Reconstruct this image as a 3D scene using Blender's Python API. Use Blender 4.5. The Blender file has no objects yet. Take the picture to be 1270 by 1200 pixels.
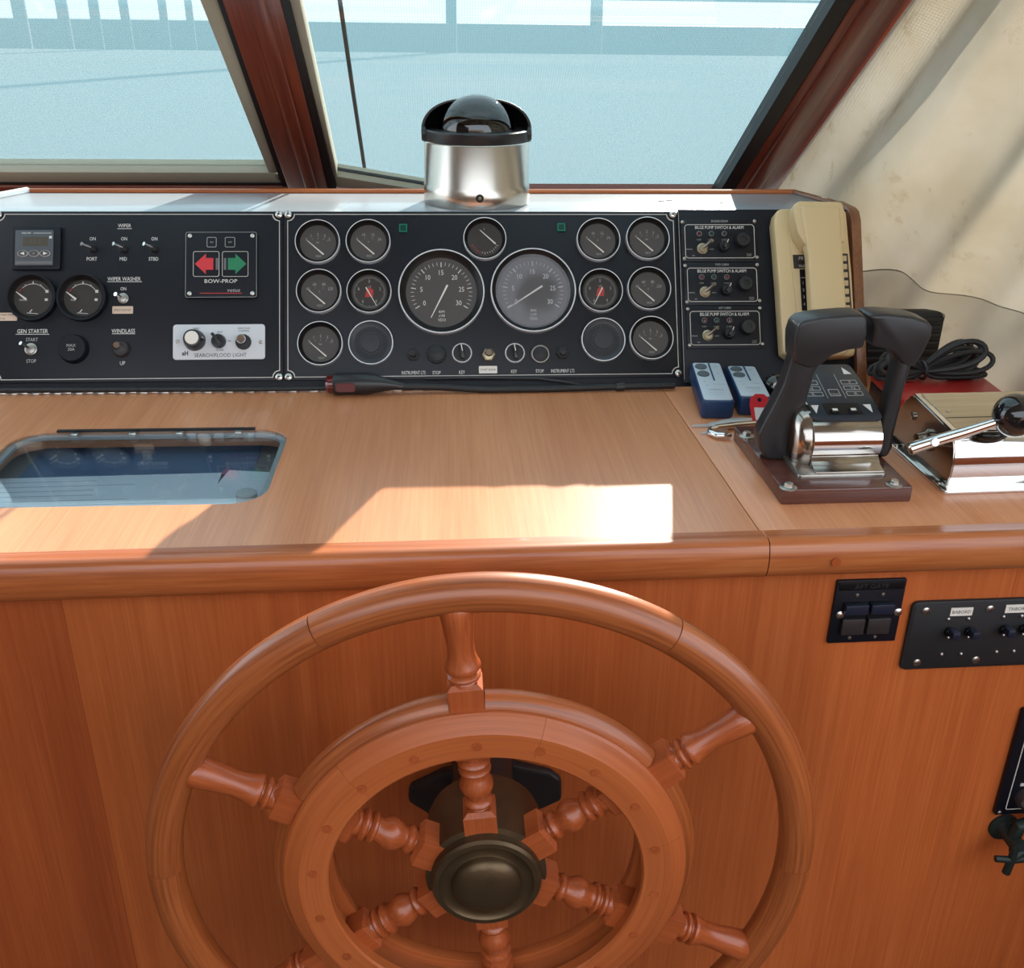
import bpy, bmesh, math, random
from mathutils import Vector, Matrix, Euler
random.seed(7)
PI = math.pi
rad = math.radians
scn = bpy.context.scene
COL = scn.collection

# ------------------------------------------------------------------ camera
F_PX = 1246.85
PITCH, YAW, ROLL = rad(24.98), rad(3.811), rad(.699)
TILT, SKEW = rad(30.0), rad(1.18)          # instrument panel lean, console front skew
CAM = Vector((0, 0, .43))
_fw = Vector((math.sin(YAW)*math.cos(PITCH), math.cos(YAW)*math.cos(PITCH), -math.sin(PITCH)))
_r = Vector((math.cos(YAW), -math.sin(YAW), 0))
_u = _r.cross(_fw)
CR = math.cos(ROLL)*_r + math.sin(ROLL)*_u
CU = -math.sin(ROLL)*_r + math.cos(ROLL)*_u
cam = bpy.data.cameras.new('camera')
cam.sensor_fit = 'HORIZONTAL'; cam.sensor_width = 36; cam.lens = F_PX/1270*36
cam.clip_start = .01; cam.clip_end = 500
camo = bpy.data.objects.new('camera', cam); COL.objects.link(camo)
m = Matrix((( CR.x, CU.x, -_fw.x, CAM.x), (CR.y, CU.y, -_fw.y, CAM.y), (CR.z, CU.z, -_fw.z, CAM.z), (0, 0, 0, 1)))
camo.matrix_world = m
scn.camera = camo

# ------------------------------------------------------------------ light
scn.view_settings.view_transform = 'Standard'
scn.view_settings.look = 'None'
scn.view_settings.gamma = 1
scn.view_settings.use_curve_mapping = False
scn.view_settings.exposure = 1.12

SUN_AZ, SUN_EL = rad(21.0), rad(24.8)
world = bpy.data.worlds.new('sky'); scn.world = world; world.use_nodes = True
nt = world.node_tree; nt.nodes.clear()
wo = nt.nodes.new('ShaderNodeOutputWorld'); bg = nt.nodes.new('ShaderNodeBackground')
sky = nt.nodes.new('ShaderNodeTexSky'); sky.sky_type = 'HOSEK_WILKIE'
sky.sun_direction = (math.sin(SUN_AZ)*math.cos(SUN_EL), math.cos(SUN_AZ)*math.cos(SUN_EL), math.sin(SUN_EL))
sky.turbidity = 3.0; sky.ground_albedo = .4
mixw = nt.nodes.new('ShaderNodeMix'); mixw.data_type = 'RGBA'; mixw.inputs[0].default_value = .6
nt.links.new(sky.outputs[0], mixw.inputs[6]); mixw.inputs[7].default_value = (.86, .93, 1.0, 1)
nt.links.new(mixw.outputs[2], bg.inputs[0]); bg.inputs[1].default_value = 2.05
nt.links.new(bg.outputs[0], wo.inputs[0])

sl = bpy.data.lights.new('sun', 'SUN'); sl.energy = 26; sl.angle = rad(.6); sl.color = (1, .93, .82)
so = bpy.data.objects.new('sun', sl); COL.objects.link(so)
so.rotation_euler = Vector((math.sin(SUN_AZ)*math.cos(SUN_EL), math.cos(SUN_AZ)*math.cos(SUN_EL), math.sin(SUN_EL))).to_track_quat('Z', 'Y').to_euler()
so.location = (2, 6, 3)

# ------------------------------------------------------------------ pixel -> place
def ray(x, y): return CR*((x-635)/F_PX) - CU*((y-600)/F_PX) + _fw
def hit(x, y, p0, n):
    d = ray(x, y); return CAM + d*((Vector(p0)-CAM).dot(n)/d.dot(n))
ZV = Vector((0, 0, 1))
def tbl(x, y, z=0.0): return hit(x, y, (0, 0, z), ZV)
def hy(x, y, Y): return hit(x, y, (0, Y, 0), Vector((0, 1, 0)))
def hx(x, y, X): return hit(x, y, (X, 0, 0), Vector((1, 0, 0)))
YP = 1.2079                                            # foot of the sloping panel
PN = Vector((0, -math.cos(TILT), math.sin(TILT)))
PU_ = Vector((0, math.sin(TILT), math.cos(TILT)))
def pw(u, v, w=0.0): return Vector((u, YP, 0)) + PU_*v + PN*w
def uv(x, y, w=0.0):
    p = hit(x, y, pw(0, 0, w), PN); return p.x, (p-Vector((0, YP, 0))).dot(PU_)
FN = Vector((math.sin(SKEW), -math.cos(SKEW), 0))       # console front, towards the helmsman
FX = Vector((math.cos(SKEW), math.sin(SKEW), 0))
F0 = Vector((0, .802, 0))
def fc(x, y, w=0.0):
    p = hit(x, y, F0+FN*w, FN); return (p-F0).dot(FX), p.z
def fw_(a, z, w=0.0): return F0 + FX*a + ZV*z + FN*w
RHO = rad(52)
W0 = Vector((0, 1.75, .157))
WU = Vector((0, -math.sin(RHO), math.cos(RHO))); WN = Vector((0, -math.cos(RHO), -math.sin(RHO)))
def wn(x, y, w=0.0):
    p = hit(x, y, W0+WN*w, WN); return p.x, (p-W0).dot(WU)
def ww(a, b, w=0.0): return W0 + Vector((a, 0, 0)) + WU*b + WN*w

# ------------------------------------------------------------------ materials
MATS = {}
def principled(name):
    mt = bpy.data.materials.new(name); mt.use_nodes = True
    return mt, mt.node_tree, mt.node_tree.nodes['Principled BSDF']
def plain(name, col, rough=.5, metal=0, coat=0, spec=.5, bump=0, bscale=200, vary=0, vscale=30, emit=None):
    mt, nt, b = principled(name)
    b.inputs['Base Color'].default_value = (*col, 1); b.inputs['Roughness'].default_value = rough
    b.inputs['Metallic'].default_value = metal; b.inputs['Coat Weight'].default_value = coat
    b.inputs['Coat Roughness'].default_value = .08; b.inputs['Specular IOR Level'].default_value = spec
    if bump or vary:
        tc = nt.nodes.new('ShaderNodeTexCoord'); nz = nt.nodes.new('ShaderNodeTexNoise')
        nz.inputs['Scale'].default_value = bscale; nz.inputs['Detail'].default_value = 3
        nt.links.new(tc.outputs['Object'], nz.inputs['Vector'])
        if bump:
            bp = nt.nodes.new('ShaderNodeBump'); bp.inputs['Strength'].default_value = bump; bp.inputs['Distance'].default_value = .001
            nt.links.new(nz.outputs[0], bp.inputs['Height']); nt.links.new(bp.outputs[0], b.inputs['Normal'])
        if vary:
            n2 = nt.nodes.new('ShaderNodeTexNoise'); n2.inputs['Scale'].default_value = vscale; n2.inputs['Detail'].default_value = 4
            nt.links.new(tc.outputs['Object'], n2.inputs['Vector'])
            mx = nt.nodes.new('ShaderNodeMix'); mx.data_type = 'RGBA'
            mx.inputs[6].default_value = (*[c*(1-vary) for c in col], 1); mx.inputs[7].default_value = (*[min(1, c*(1+vary)) for c in col], 1)
            nt.links.new(n2.outputs[0], mx.inputs[0]); nt.links.new(mx.outputs[2], b.inputs['Base Color'])
    if emit:
        b.inputs['Emission Color'].default_value = (*emit[0], 1); b.inputs['Emission Strength'].default_value = emit[1]
    MATS[name] = mt; return mt
def wood(name, dark, mid, light, axis, rough=.35, coat=.3, src='Object', fine=1.0, bands=.18, blotch=0, croug=.12):
    """grain runs along the given axis of the object's own space"""
    mt, nt, b = principled(name)
    tc = nt.nodes.new('ShaderNodeTexCoord')
    def noise(stretch, scale, detail, rgh=.6):
        mp = nt.nodes.new('ShaderNodeMapping'); s = [scale]*3; s[axis] = scale*stretch
        mp.inputs['Scale'].default_value = s
        nt.links.new(tc.outputs[src], mp.inputs['Vector'])
        nz = nt.nodes.new('ShaderNodeTexNoise'); nz.inputs['Scale'].default_value = 1; nz.inputs['Detail'].default_value = detail
        nz.inputs['Roughness'].default_value = rgh
        nt.links.new(mp.outputs[0], nz.inputs['Vector']); return nz
    a = noise(.02, 420*fine, 3); c = noise(.035, 60*fine, 4, .7); d = noise(.12, 9*fine, 3)
    def math_(op, x, y):
        n = nt.nodes.new('ShaderNodeMath'); n.operation = op
        for i, q in enumerate((x, y)):
            if isinstance(q, (int, float)): n.inputs[i].default_value = q
            else: nt.links.new(q, n.inputs[i])
        return n.outputs[0]
    s = math_('ADD', math_('MULTIPLY', a.outputs[0], .38), math_('ADD', math_('MULTIPLY', c.outputs[0], .37), math_('MULTIPLY', d.outputs[0], .25+bands*0)))
    cr = nt.nodes.new('ShaderNodeValToRGB'); e = cr.color_ramp.elements
    e[0].position = .36; e[0].color = (*dark, 1); e[1].position = .62; e[1].color = (*light, 1)
    q = e.new(.5); q.color = (*mid, 1)
    nt.links.new(s, cr.inputs[0])
    out = cr.outputs[0]
    if blotch:
        n2 = noise(.25, 4, 2); mx = nt.nodes.new('ShaderNodeMix'); mx.data_type = 'RGBA'; mx.blend_type = 'MULTIPLY'
        mr = nt.nodes.new('ShaderNodeMapRange'); mr.inputs[1].default_value = .35; mr.inputs[2].default_value = .65; mr.inputs[3].default_value = 1-blotch; mr.inputs[4].default_value = 1
        nt.links.new(n2.outputs[0], mr.inputs[0]); mx.inputs[0].default_value = 1
        nt.links.new(out, mx.inputs[6]); nt.links.new(mr.outputs[0], mx.inputs[7]); out = mx.outputs[2]
    nt.links.new(out, b.inputs['Base Color'])
    b.inputs['Roughness'].default_value = rough; b.inputs['Coat Weight'].default_value = coat; b.inputs['Coat Roughness'].default_value = croug
    bp = nt.nodes.new('ShaderNodeBump'); bp.inputs['Strength'].default_value = .08; bp.inputs['Distance'].default_value = .0006
    nt.links.new(a.outputs[0], bp.inputs['Height']); nt.links.new(bp.outputs[0], b.inputs['Normal'])
    MATS[name] = mt; return mt
def seethrough(name, tint, gloss, rough=.02, diffuse=None, dmix=0.0):
    """a thin clear sheet: light passes straight, a little is mirrored"""
    mt = bpy.data.materials.new(name); mt.use_nodes = True; nt = mt.node_tree; nt.nodes.clear()
    o = nt.nodes.new('ShaderNodeOutputMaterial'); t = nt.nodes.new('ShaderNodeBsdfTransparent'); g = nt.nodes.new('ShaderNodeBsdfGlossy')
    t.inputs[0].default_value = (*tint, 1); g.inputs['Roughness'].default_value = rough
    fr = nt.nodes.new('ShaderNodeLayerWeight'); fr.inputs[0].default_value = .5
    mr = nt.nodes.new('ShaderNodeMapRange'); mr.inputs[3].default_value = gloss; mr.inputs[4].default_value = min(1, gloss*6+.25)
    pw5 = nt.nodes.new('ShaderNodeMath'); pw5.operation = 'POWER'; pw5.inputs[1].default_value = 3
    nt.links.new(fr.outputs['Facing'], pw5.inputs[0]); nt.links.new(pw5.outputs[0], mr.inputs[0])
    mx = nt.nodes.new('ShaderNodeMixShader'); nt.links.new(mr.outputs[0], mx.inputs[0])
    last = t.outputs[0]
    if dmix:
        d = nt.nodes.new('ShaderNodeBsdfDiffuse'); d.inputs[0].default_value = (*diffuse, 1)
        m2 = nt.nodes.new('ShaderNodeMixShader')
        tc = nt.nodes.new('ShaderNodeTexCoord'); nz = nt.nodes.new('ShaderNodeTexNoise'); nz.inputs['Scale'].default_value = 40
        ad = nt.nodes.new('ShaderNodeVectorMath'); ad.operation = 'ADD'; ad.inputs[1].default_value = (-.008, .002, 0); ln = nt.nodes.new('ShaderNodeVectorMath'); ln.operation = 'LENGTH'
        nt.links.new(tc.outputs['Object'], ad.inputs[0]); nt.links.new(ad.outputs[0], ln.inputs[0]); nt.links.new(tc.outputs['Object'], nz.inputs['Vector'])
        sm = nt.nodes.new('ShaderNodeMath'); sm.operation = 'MULTIPLY_ADD'; sm.inputs[1].default_value = .022; nt.links.new(nz.outputs[0], sm.inputs[0]); nt.links.new(ln.outputs['Value'], sm.inputs[2])
        mf = nt.nodes.new('ShaderNodeMapRange'); mf.inputs[1].default_value = .030; mf.inputs[2].default_value = .044; mf.inputs[3].default_value = dmix*.25; mf.inputs[4].default_value = dmix
        nt.links.new(sm.outputs[0], mf.inputs[0]); nt.links.new(mf.outputs[0], m2.inputs[0])
        nt.links.new(t.outputs[0], m2.inputs[1]); nt.links.new(d.outputs[0], m2.inputs[2]); last = m2.outputs[0]
    nt.links.new(last, mx.inputs[1]); nt.links.new(g.outputs[0], mx.inputs[2]); nt.links.new(mx.outputs[0], o.inputs[0])
    MATS[name] = mt; return mt

wood('teak_top', (.53, .205, .090), (.62, .255, .115), (.69, .30, .14), 1, rough=.30, coat=.3, blotch=.10, croug=.2)
wood('teak_front', (.45, .100, .022), (.55, .130, .030), (.63, .165, .042), 2, rough=.42, coat=.15, blotch=.30)
wood('teak_trim', (.28, .065, .016), (.42, .110, .028), (.52, .165, .048), 0, rough=.35, coat=.3, blotch=.2)
wood('teak_rim', (.20, .045, .012), (.42, .108, .027), (.55, .165, .045), 0, rough=.36, coat=.3, src='UV', blotch=.2)
wood('teak_spoke', (.27, .055, .014), (.38, .080, .020), (.47, .112, .030), 2, rough=.36, coat=.3)
wood('teak_ring', (.35, .080, .020), (.46, .112, .028), (.52, .140, .038), 0, rough=.42, coat=.15, src='UV', fine=.7)
wood('mahogany_frame', (.085, .014, .008), (.15, .028, .013), (.24, .055, .022), 1, rough=.3, coat=.4, src='UV')
wood('mahogany_base', (.045, .012, .009), (.085, .023, .015), (.13, .040, .024), 0, rough=.3, coat=.5)
wood('brown_end', (.15, .055, .022), (.22, .085, .033), (.28, .12, .05), 2, rough=.4, coat=.2)
wood('lid_wood_reflection', (.40, .27, .15), (.50, .35, .20), (.56, .41, .25), 0, rough=.35, coat=.4)  # wood mirrored in the chrome lid, put into the plate's colour
plain('panel_black', (.0045, .0055, .0105), .45, bump=.15, bscale=900, spec=.32)
plain('plate_black', (.0040, .0050, .0095), .42, spec=.34)
plain('buzzer_grey', (.024, .026, .033), .45)
plain('gauge_black', (.004, .004, .005), .4, spec=.35)
plain('rubber_black', (.012, .012, .013), .55)
plain('plastic_black', (.016, .016, .018), .33, bump=.1, bscale=1500)
plain('lever_black', (.020, .019, .021), .36, bump=.12, bscale=1800)
plain('gloss_black', (.008, .008, .009), .06, coat=.6)
plain('engraving', (.74, .72, .67), .6)
plain('engraving_dim', (.42, .41, .39), .6)
plain('border_pale', (.60, .55, .50), .5)
plain('dial_grey', (.070, .062, .059), .55)
plain('dial_pale', (.070, .064, .064), .6)
plain('dial_dark', (.030, .025, .022), .5)
plain('needle_white', (.80, .76, .68), .5)
plain('mark_red', (.50, .035, .03), .5)
plain('chrome', (.80, .80, .80), .07, 1)
plain('ring_silver', (.86, .87, .89), .35, .6)
plain('screw_steel', (.62, .60, .56), .28, 1)
plain('steel_dull', (.42, .40, .37), .35, 1, vary=.2, vscale=200)
plain('pewter', (.40, .36, .32), .16, 1, vary=.15, vscale=60)
plain('brass_dark', (.115, .075, .040), .42, .75, vary=.35, vscale=50, bump=.15, bscale=300)
plain('brass_worn', (.42, .36, .24), .35, 1)
plain('white_plate', (.62, .62, .64), .45)
plain('label_cream', (.66, .50, .38), .6)
plain('label_white', (.78, .72, .64), .5)
plain('ink', (.02, .02, .022), .6)
plain('arrow_red', (.62, .035, .045), .5)
plain('arrow_green', (.015, .20, .085), .5)
plain('arrow_grey', (.14, .14, .14), .5)
plain('lamp_green', (.0, .16, .10), .3)
plain('lamp_green_core', (.0, .05, .035), .2)
plain('lens_red', (.10, .004, .006), .12, coat=.7)
plain('cream_plastic', (.66, .50, .27), .34, coat=.15)
plain('cream_key', (.60, .46, .26), .4)
plain('blue_plastic', (.010, .042, .125), .38)
plain('remote_face', (.50, .58, .66), .5)
plain('key_steel', (.60, .60, .58), .35, .35)
plain('remote_button', (.085, .11, .13), .5)
plain('tag_red', (.60, .02, .03), .35)
plain('box_red', (.36, .022, .020), .35)
plain('keypad_blue', (.020, .026, .036), .4)
plain('rocker_blue', (.012, .017, .034), .35)
plain('rocker_brown', (.030, .024, .024), .4)
plain('lcd', (.085, .075, .055), .25)
plain('display_grey', (.070, .078, .090), .5)
plain('aluminium', (.36, .34, .26), .5)
plain('seal_black', (.006, .006, .007), .5)
plain('deck_laminate', (.34, .37, .40), .22, spec=.6)
plain('white_paint', (.62, .64, .66), .4)
plain('paper', (.70, .72, .74), .7)
plain('paper_blue', (.06, .11, .20), .6)
plain('print_grey', (.35, .38, .42), .7)
plain('shade_wall', (.055, .034, .022), .6)  # dark brown for unseen walls, lowered to keep the lower console in shade
plain('tray', (.16, .15, .14), .6)
plain('acrylic', (.55, .55, .52), .25)
plain('ceiling_vinyl', (.62, .57, .48), .7)
plain('floor_teak', (.06, .036, .020), .6)
plain('gelcoat', (.10, .105, .108), .8, spec=0)
plain('sea', (.15, .165, .168), .8, spec=0)
plain('mast_metal', (.085, .09, .09), .7, spec=.1)
plain('hull_white', (.10, .105, .105), .8, spec=0)
plain('verdigris', (.020, .030, .027), .5, .4)
seethrough('clear_glass', (.97, .99, .99), .04)
seethrough('gauge_glass', (.97, .97, .97), .03, rough=.05)
seethrough('foggy_glass', (.95, .95, .96), .03, rough=.1, diffuse=(.5, .5, .54), dmix=.30)
seethrough('chart_glass', (.88, .93, .96), .07, rough=.03)
seethrough('smoke_dome', (.12, .13, .14), .09, rough=.02)

def brushed(name):
    mt, nt, b = principled(name)
    b.inputs['Metallic'].default_value = 1; b.inputs['Roughness'].default_value = .24
    tc = nt.nodes.new('ShaderNodeTexCoord'); mp = nt.nodes.new('ShaderNodeMapping'); mp.inputs['Scale'].default_value = (12, 12, 1400)
    nz = nt.nodes.new('ShaderNodeTexNoise'); nz.inputs['Scale'].default_value = 1; nz.inputs['Detail'].default_value = 2
    nt.links.new(tc.outputs['Object'], mp.inputs[0]); nt.links.new(mp.outputs[0], nz.inputs['Vector'])
    mr = nt.nodes.new('ShaderNodeMapRange'); mr.inputs[3].default_value = .20; mr.inputs[4].default_value = .27
    nt.links.new(nz.outputs[0], mr.inputs[0]); nt.links.new(mr.outputs[0], b.inputs['Roughness'])
    b.inputs['Base Color'].default_value = (.60, .56, .50, 1)
    b.inputs['Anisotropic'].default_value = .4
    MATS[name] = mt
brushed('brushed_steel')

def canvas(name, k=1.0):
    mt = bpy.data.materials.new(name); mt.use_nodes = True; nt = mt.node_tree; nt.nodes.clear()
    o = nt.nodes.new('ShaderNodeOutputMaterial'); d = nt.nodes.new('ShaderNodeBsdfDiffuse'); t = nt.nodes.new('ShaderNodeBsdfTranslucent')
    mx = nt.nodes.new('ShaderNodeMixShader'); mx.inputs[0].default_value = .24
    tc = nt.nodes.new('ShaderNodeTexCoord')
    n1 = nt.nodes.new('ShaderNodeTexNoise'); n1.inputs['Scale'].default_value = 6; n1.inputs['Detail'].default_value = 5
    n2 = nt.nodes.new('ShaderNodeTexNoise'); n2.inputs['Scale'].default_value = 22; n2.inputs['Detail'].default_value = 6; n2.inputs['Roughness'].default_value = .7
    for n in (n1, n2): nt.links.new(tc.outputs['Object'], n.inputs['Vector'])
    cr = nt.nodes.new('ShaderNodeValToRGB'); e = cr.color_ramp.elements
    e[0].position = .36; e[0].color = (.43, .39, .31, 1); e[1].position = .62; e[1].color = (.51, .49, .43, 1)
    nt.links.new(n1.outputs[0], cr.inputs[0])
    c2 = nt.nodes.new('ShaderNodeValToRGB'); e = c2.color_ramp.elements
    e[0].position = .26; e[0].color = (.62, .54, .42, 1); e[1].position = .42; e[1].color = (1, 1, 1, 1)
    nt.links.new(n2.outputs[0], c2.inputs[0])
    ml = nt.nodes.new('ShaderNodeMix'); ml.data_type = 'RGBA'; ml.blend_type = 'MULTIPLY'; ml.inputs[0].default_value = .7
    nt.links.new(cr.outputs[0], ml.inputs[6]); nt.links.new(c2.outputs[0], ml.inputs[7])
    kk = nt.nodes.new('ShaderNodeMix'); kk.data_type = 'RGBA'; kk.blend_type = 'MULTIPLY'; kk.inputs[0].default_value = 1; kk.inputs[7].default_value = (k, k*.95, k*.88, 1)
    nt.links.new(ml.outputs[2], kk.inputs[6]); ml = kk
    nt.links.new(ml.outputs[2], d.inputs[0]); nt.links.new(ml.outputs[2], t.inputs[0])
    bp = nt.nodes.new('ShaderNodeBump'); bp.inputs['Strength'].default_value = .3; bp.inputs['Distance'].default_value = .003
    n3 = nt.nodes.new('ShaderNodeTexNoise'); n3.inputs['Scale'].default_value = 40; nt.links.new(tc.outputs['Object'], n3.inputs['Vector'])
    nt.links.new(n3.outputs[0], bp.inputs['Height']); nt.links.new(bp.outputs[0], d.inputs['Normal'])
    nt.links.new(d.outputs[0], mx.inputs[1]); nt.links.new(t.outputs[0], mx.inputs[2]); nt.links.new(mx.outputs[0], o.inputs[0])
    MATS[name] = mt
canvas('canvas', .86)
canvas('canvas_shaded', .58)  # darker copy of the canvas: shade below the seam put into colour

def mesh_screen(name):
    """white sunshade mesh: part of the light goes through the holes, the threads glow with the rest"""
    mt = bpy.data.materials.new(name); mt.use_nodes = True; nt = mt.node_tree; nt.nodes.clear()
    o = nt.nodes.new('ShaderNodeOutputMaterial'); d = nt.nodes.new('ShaderNodeBsdfDiffuse'); t = nt.nodes.new('ShaderNodeBsdfTranslucent'); tr = nt.nodes.new('ShaderNodeBsdfTransparent')
    for s in (d, t): s.inputs[0].default_value = (.040, .074, .092, 1)
    m1 = nt.nodes.new('ShaderNodeMixShader'); m1.inputs[0].default_value = .6
    nt.links.new(d.outputs[0], m1.inputs[1]); nt.links.new(t.outputs[0], m1.inputs[2])
    tc = nt.nodes.new('ShaderNodeTexCoord')
    w1 = nt.nodes.new('ShaderNodeTexWave'); w1.bands_direction = 'X'; w1.inputs['Scale'].default_value = 84; w1.inputs['Distortion'].default_value = .6
    w2 = nt.nodes.new('ShaderNodeTexWave'); w2.bands_direction = 'Y'; w2.inputs['Scale'].default_value = 70; w2.inputs['Distortion'].default_value = .6
    for w in (w1, w2): nt.links.new(tc.outputs['Object'], w.inputs['Vector'])
    mu = nt.nodes.new('ShaderNodeMath'); mu.operation = 'MULTIPLY'; nt.links.new(w1.outputs['Fac'], mu.inputs[0]); nt.links.new(w2.outputs['Fac'], mu.inputs[1])
    mr = nt.nodes.new('ShaderNodeMapRange'); mr.inputs[3].default_value = .72; mr.inputs[4].default_value = .90
    nt.links.new(mu.outputs[0], mr.inputs[0])
    m2 = nt.nodes.new('ShaderNodeMixShader'); nt.links.new(mr.outputs[0], m2.inputs[0])
    nt.links.new(tr.outputs[0], m2.inputs[1]); nt.links.new(m1.outputs[0], m2.inputs[2]); nt.links.new(m2.outputs[0], o.inputs[0])
    MATS[name] = mt
mesh_screen('sun_mesh')

# ------------------------------------------------------------------ geometry kit
class MB:
    def __init__(s): s.v = []; s.f = []; s.uv = {}
    def add(s, v, f, uvs=None):
        o = len(s.v); s.v += [tuple(p) for p in v]
        for k, q in enumerate(f):
            s.f.append(tuple(i+o for i in q))
            if uvs: s.uv[len(s.f)-1] = uvs[k]
        return s
    def box(s, x0, x1, y0, y1, z0, z1):
        v = [(x, y, z) for z in (z0, z1) for y in (y0, y1) for x in (x0, x1)]
        return s.add(v, [(0, 2, 3, 1), (4, 5, 7, 6), (0, 1, 5, 4), (2, 6, 7, 3), (0, 4, 6, 2), (1, 3, 7, 5)])
    def prism(s, poly, z0, z1, map_=None):
        n = len(poly)
        a = sum(poly[i][0]*poly[(i+1) % n][1]-poly[(i+1) % n][0]*poly[i][1] for i in range(n))
        if a < 0: poly = poly[::-1]
        v = [(x, y, z0) for x, y in poly]+[(x, y, z1) for x, y in poly]
        f = [tuple(range(n-1, -1, -1)), tuple(range(n, 2*n))]+[(i, (i+1) % n, n+(i+1) % n, n+i) for i in range(n)]
        if map_: v = [map_(*p) for p in v]
        return s.add(v, f)
    def lathe(s, prof, c=(0, 0, 0), n=32, M=None, cap=True):
        v = []; f = []
        for r, z in prof:
            for i in range(n):
                t = 2*PI*i/n; p = Vector((r*math.cos(t), r*math.sin(t), z))
                if M: p = M @ p
                v.append((p.x+c[0], p.y+c[1], p.z+c[2]))
        for k in range(len(prof)-1):
            for i in range(n):
                j = (i+1) % n; f.append((k*n+i, k*n+j, (k+1)*n+j, (k+1)*n+i))
        if cap:
            if prof[0][0] > 1e-6: f.append(tuple(range(n-1, -1, -1)))
            if prof[-1][0] > 1e-6: f.append(tuple((len(prof)-1)*n+i for i in range(n)))
        return s.add(v, f)
    def cyl(s, x, y, r, z0, z1, n=24, bev=0):
        p = [(r, z0), (r, z1)] if not bev else [(r, z0), (r, z1-bev), (r-bev, z1)]
        return s.lathe(p, (x, y, 0), n)
    def tube(s, path, r, n=10, closed=False, caps=True):
        P = [Vector(p) for p in path]; N = len(P)
        rr = r if isinstance(r, (list, tuple)) else [r]*N
        v = []; f = []; uvs = []
        up = Vector((0, 0, 1)); last = None; L = [0]
        for i in range(1, N+1): L.append(L[-1]+(P[i % N]-P[i-1]).length)
        for i in range(N):
            a = P[(i-1) % N] if (closed or i > 0) else P[i]; b = P[(i+1) % N] if (closed or i < N-1) else P[i]
            t = (b-a).normalized()
            if last is None: x = t.orthogonal().normalized() if abs(t.z) > .9 else t.cross(up).normalized()
            else:
                x = (last-t*last.dot(t)); x.normalize()
            last = x; y = t.cross(x)
            for k in range(n):
                q = 2*PI*k/n; v.append(P[i]+(x*math.cos(q)+y*math.sin(q))*rr[i])
        for i in range(N if closed else N-1):
            j = (i+1) % N
            for k in range(n):
                l = (k+1) % n; f.append((i*n+k, i*n+l, j*n+l, j*n+k))
                w = .08/n
                uvs.append(((L[i], k*w), (L[i], (k+1)*w), (L[i+1], (k+1)*w), (L[i+1], k*w)))
        if caps and not closed:
            f.append(tuple(range(n-1, -1, -1))); f.append(tuple((N-1)*n+i for i in range(n)))
            uvs += [tuple((0, .01*i) for i in range(n))]*2
        return s.add(v, f, uvs)
    def sphere(s, c, r, n=20, m_=12, sc=(1, 1, 1), z0=-1.0):
        prof = []
        a0 = math.asin(z0)
        for i in range(m_+1):
            a = a0+(PI/2-a0)*i/m_; prof.append((max(1e-7, math.cos(a))*r, math.sin(a)*r))
        o = len(s.v); s.lathe(prof, (0, 0, 0), n)
        for i in range(o, len(s.v)):
            p = s.v[i]; s.v[i] = (p[0]*sc[0]+c[0], p[1]*sc[1]+c[1], p[2]*sc[2]+c[2])
        return s
    def frame(s, outer, inner, z0, z1):
        """flat ring between two loops of the same length"""
        n = len(outer)
        v = [(x, y, z0) for x, y in outer]+[(x, y, z0) for x, y in inner]+[(x, y, z1) for x, y in outer]+[(x, y, z1) for x, y in inner]
        f = []
        for i in range(n):
            j = (i+1) % n
            f += [(2*n+i, 2*n+j, 3*n+j, 3*n+i), (i, n+i, n+j, j), (i, j, 2*n+j, 2*n+i), (n+i, 3*n+i, 3*n+j, n+j)]
        return s.add(v, f)
    def shift(s, dx=0, dy=0, dz=0):
        s.v = [(a+dx, b+dy, c+dz) for a, b, c in s.v]; return s
    def xf(s, M):
        s.v = [tuple(M @ Vector(p)) for p in s.v]; return s
    def build(s, name, mat, parent=None, bevel=0, seg=2, smooth=True, ang=38, loc=None, rot=None):
        me = bpy.data.meshes.new(name); me.from_pydata(s.v, [], s.f); me.validate()
        if s.uv and len(me.polygons) == len(s.f):
            l = me.uv_layers.new(name='UVMap')
            for p in me.polygons:
                q = s.uv.get(p.index)
                if q:
                    for li, c in zip(p.loop_indices, q): l.data[li].uv = c
        bm = bmesh.new(); bm.from_mesh(me)
        bmesh.ops.recalc_face_normals(bm, faces=bm.faces)
        if bevel:
            ed = [e for e in bm.edges if len(e.link_faces) == 2 and e.calc_face_angle(0) > rad(30)]
            bmesh.ops.bevel(bm, geom=ed, offset=bevel, segments=seg, affect='EDGES', profile=.5, clamp_overlap=True)
        bm.to_mesh(me); bm.free()
        if smooth:
            me.polygons.foreach_set('use_smooth', [True]*len(me.polygons)); me.set_sharp_from_angle(angle=rad(ang))
        me.materials.append(MATS[mat])
        o = bpy.data.objects.new(name, me); COL.objects.link(o)
        if parent is not None: o.parent = parent
        if loc is not None: o.location = loc
        if rot is not None: o.rotation_euler = rot
        return o
def tag(o, label=None, cat=None, group=None, kind=None):
    if label: o['label'] = label
    if cat: o['category'] = cat
    if group: o['group'] = group
    if kind: o['kind'] = kind
    return o
def thing(name, label, cat, loc=(0, 0, 0), rot=(0, 0, 0), group=None):
    o = bpy.data.objects.new(name, None); COL.objects.link(o); o.empty_display_size = .02
    o.location = loc; o.rotation_euler = rot
    return tag(o, label, cat, group)
PROT = (PI/2-TILT, 0, 0)            # local x right, y up the slope, z out of the panel
FROT = (PI/2, 0, SKEW)              # local x right, y up, z out of the console front
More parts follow.
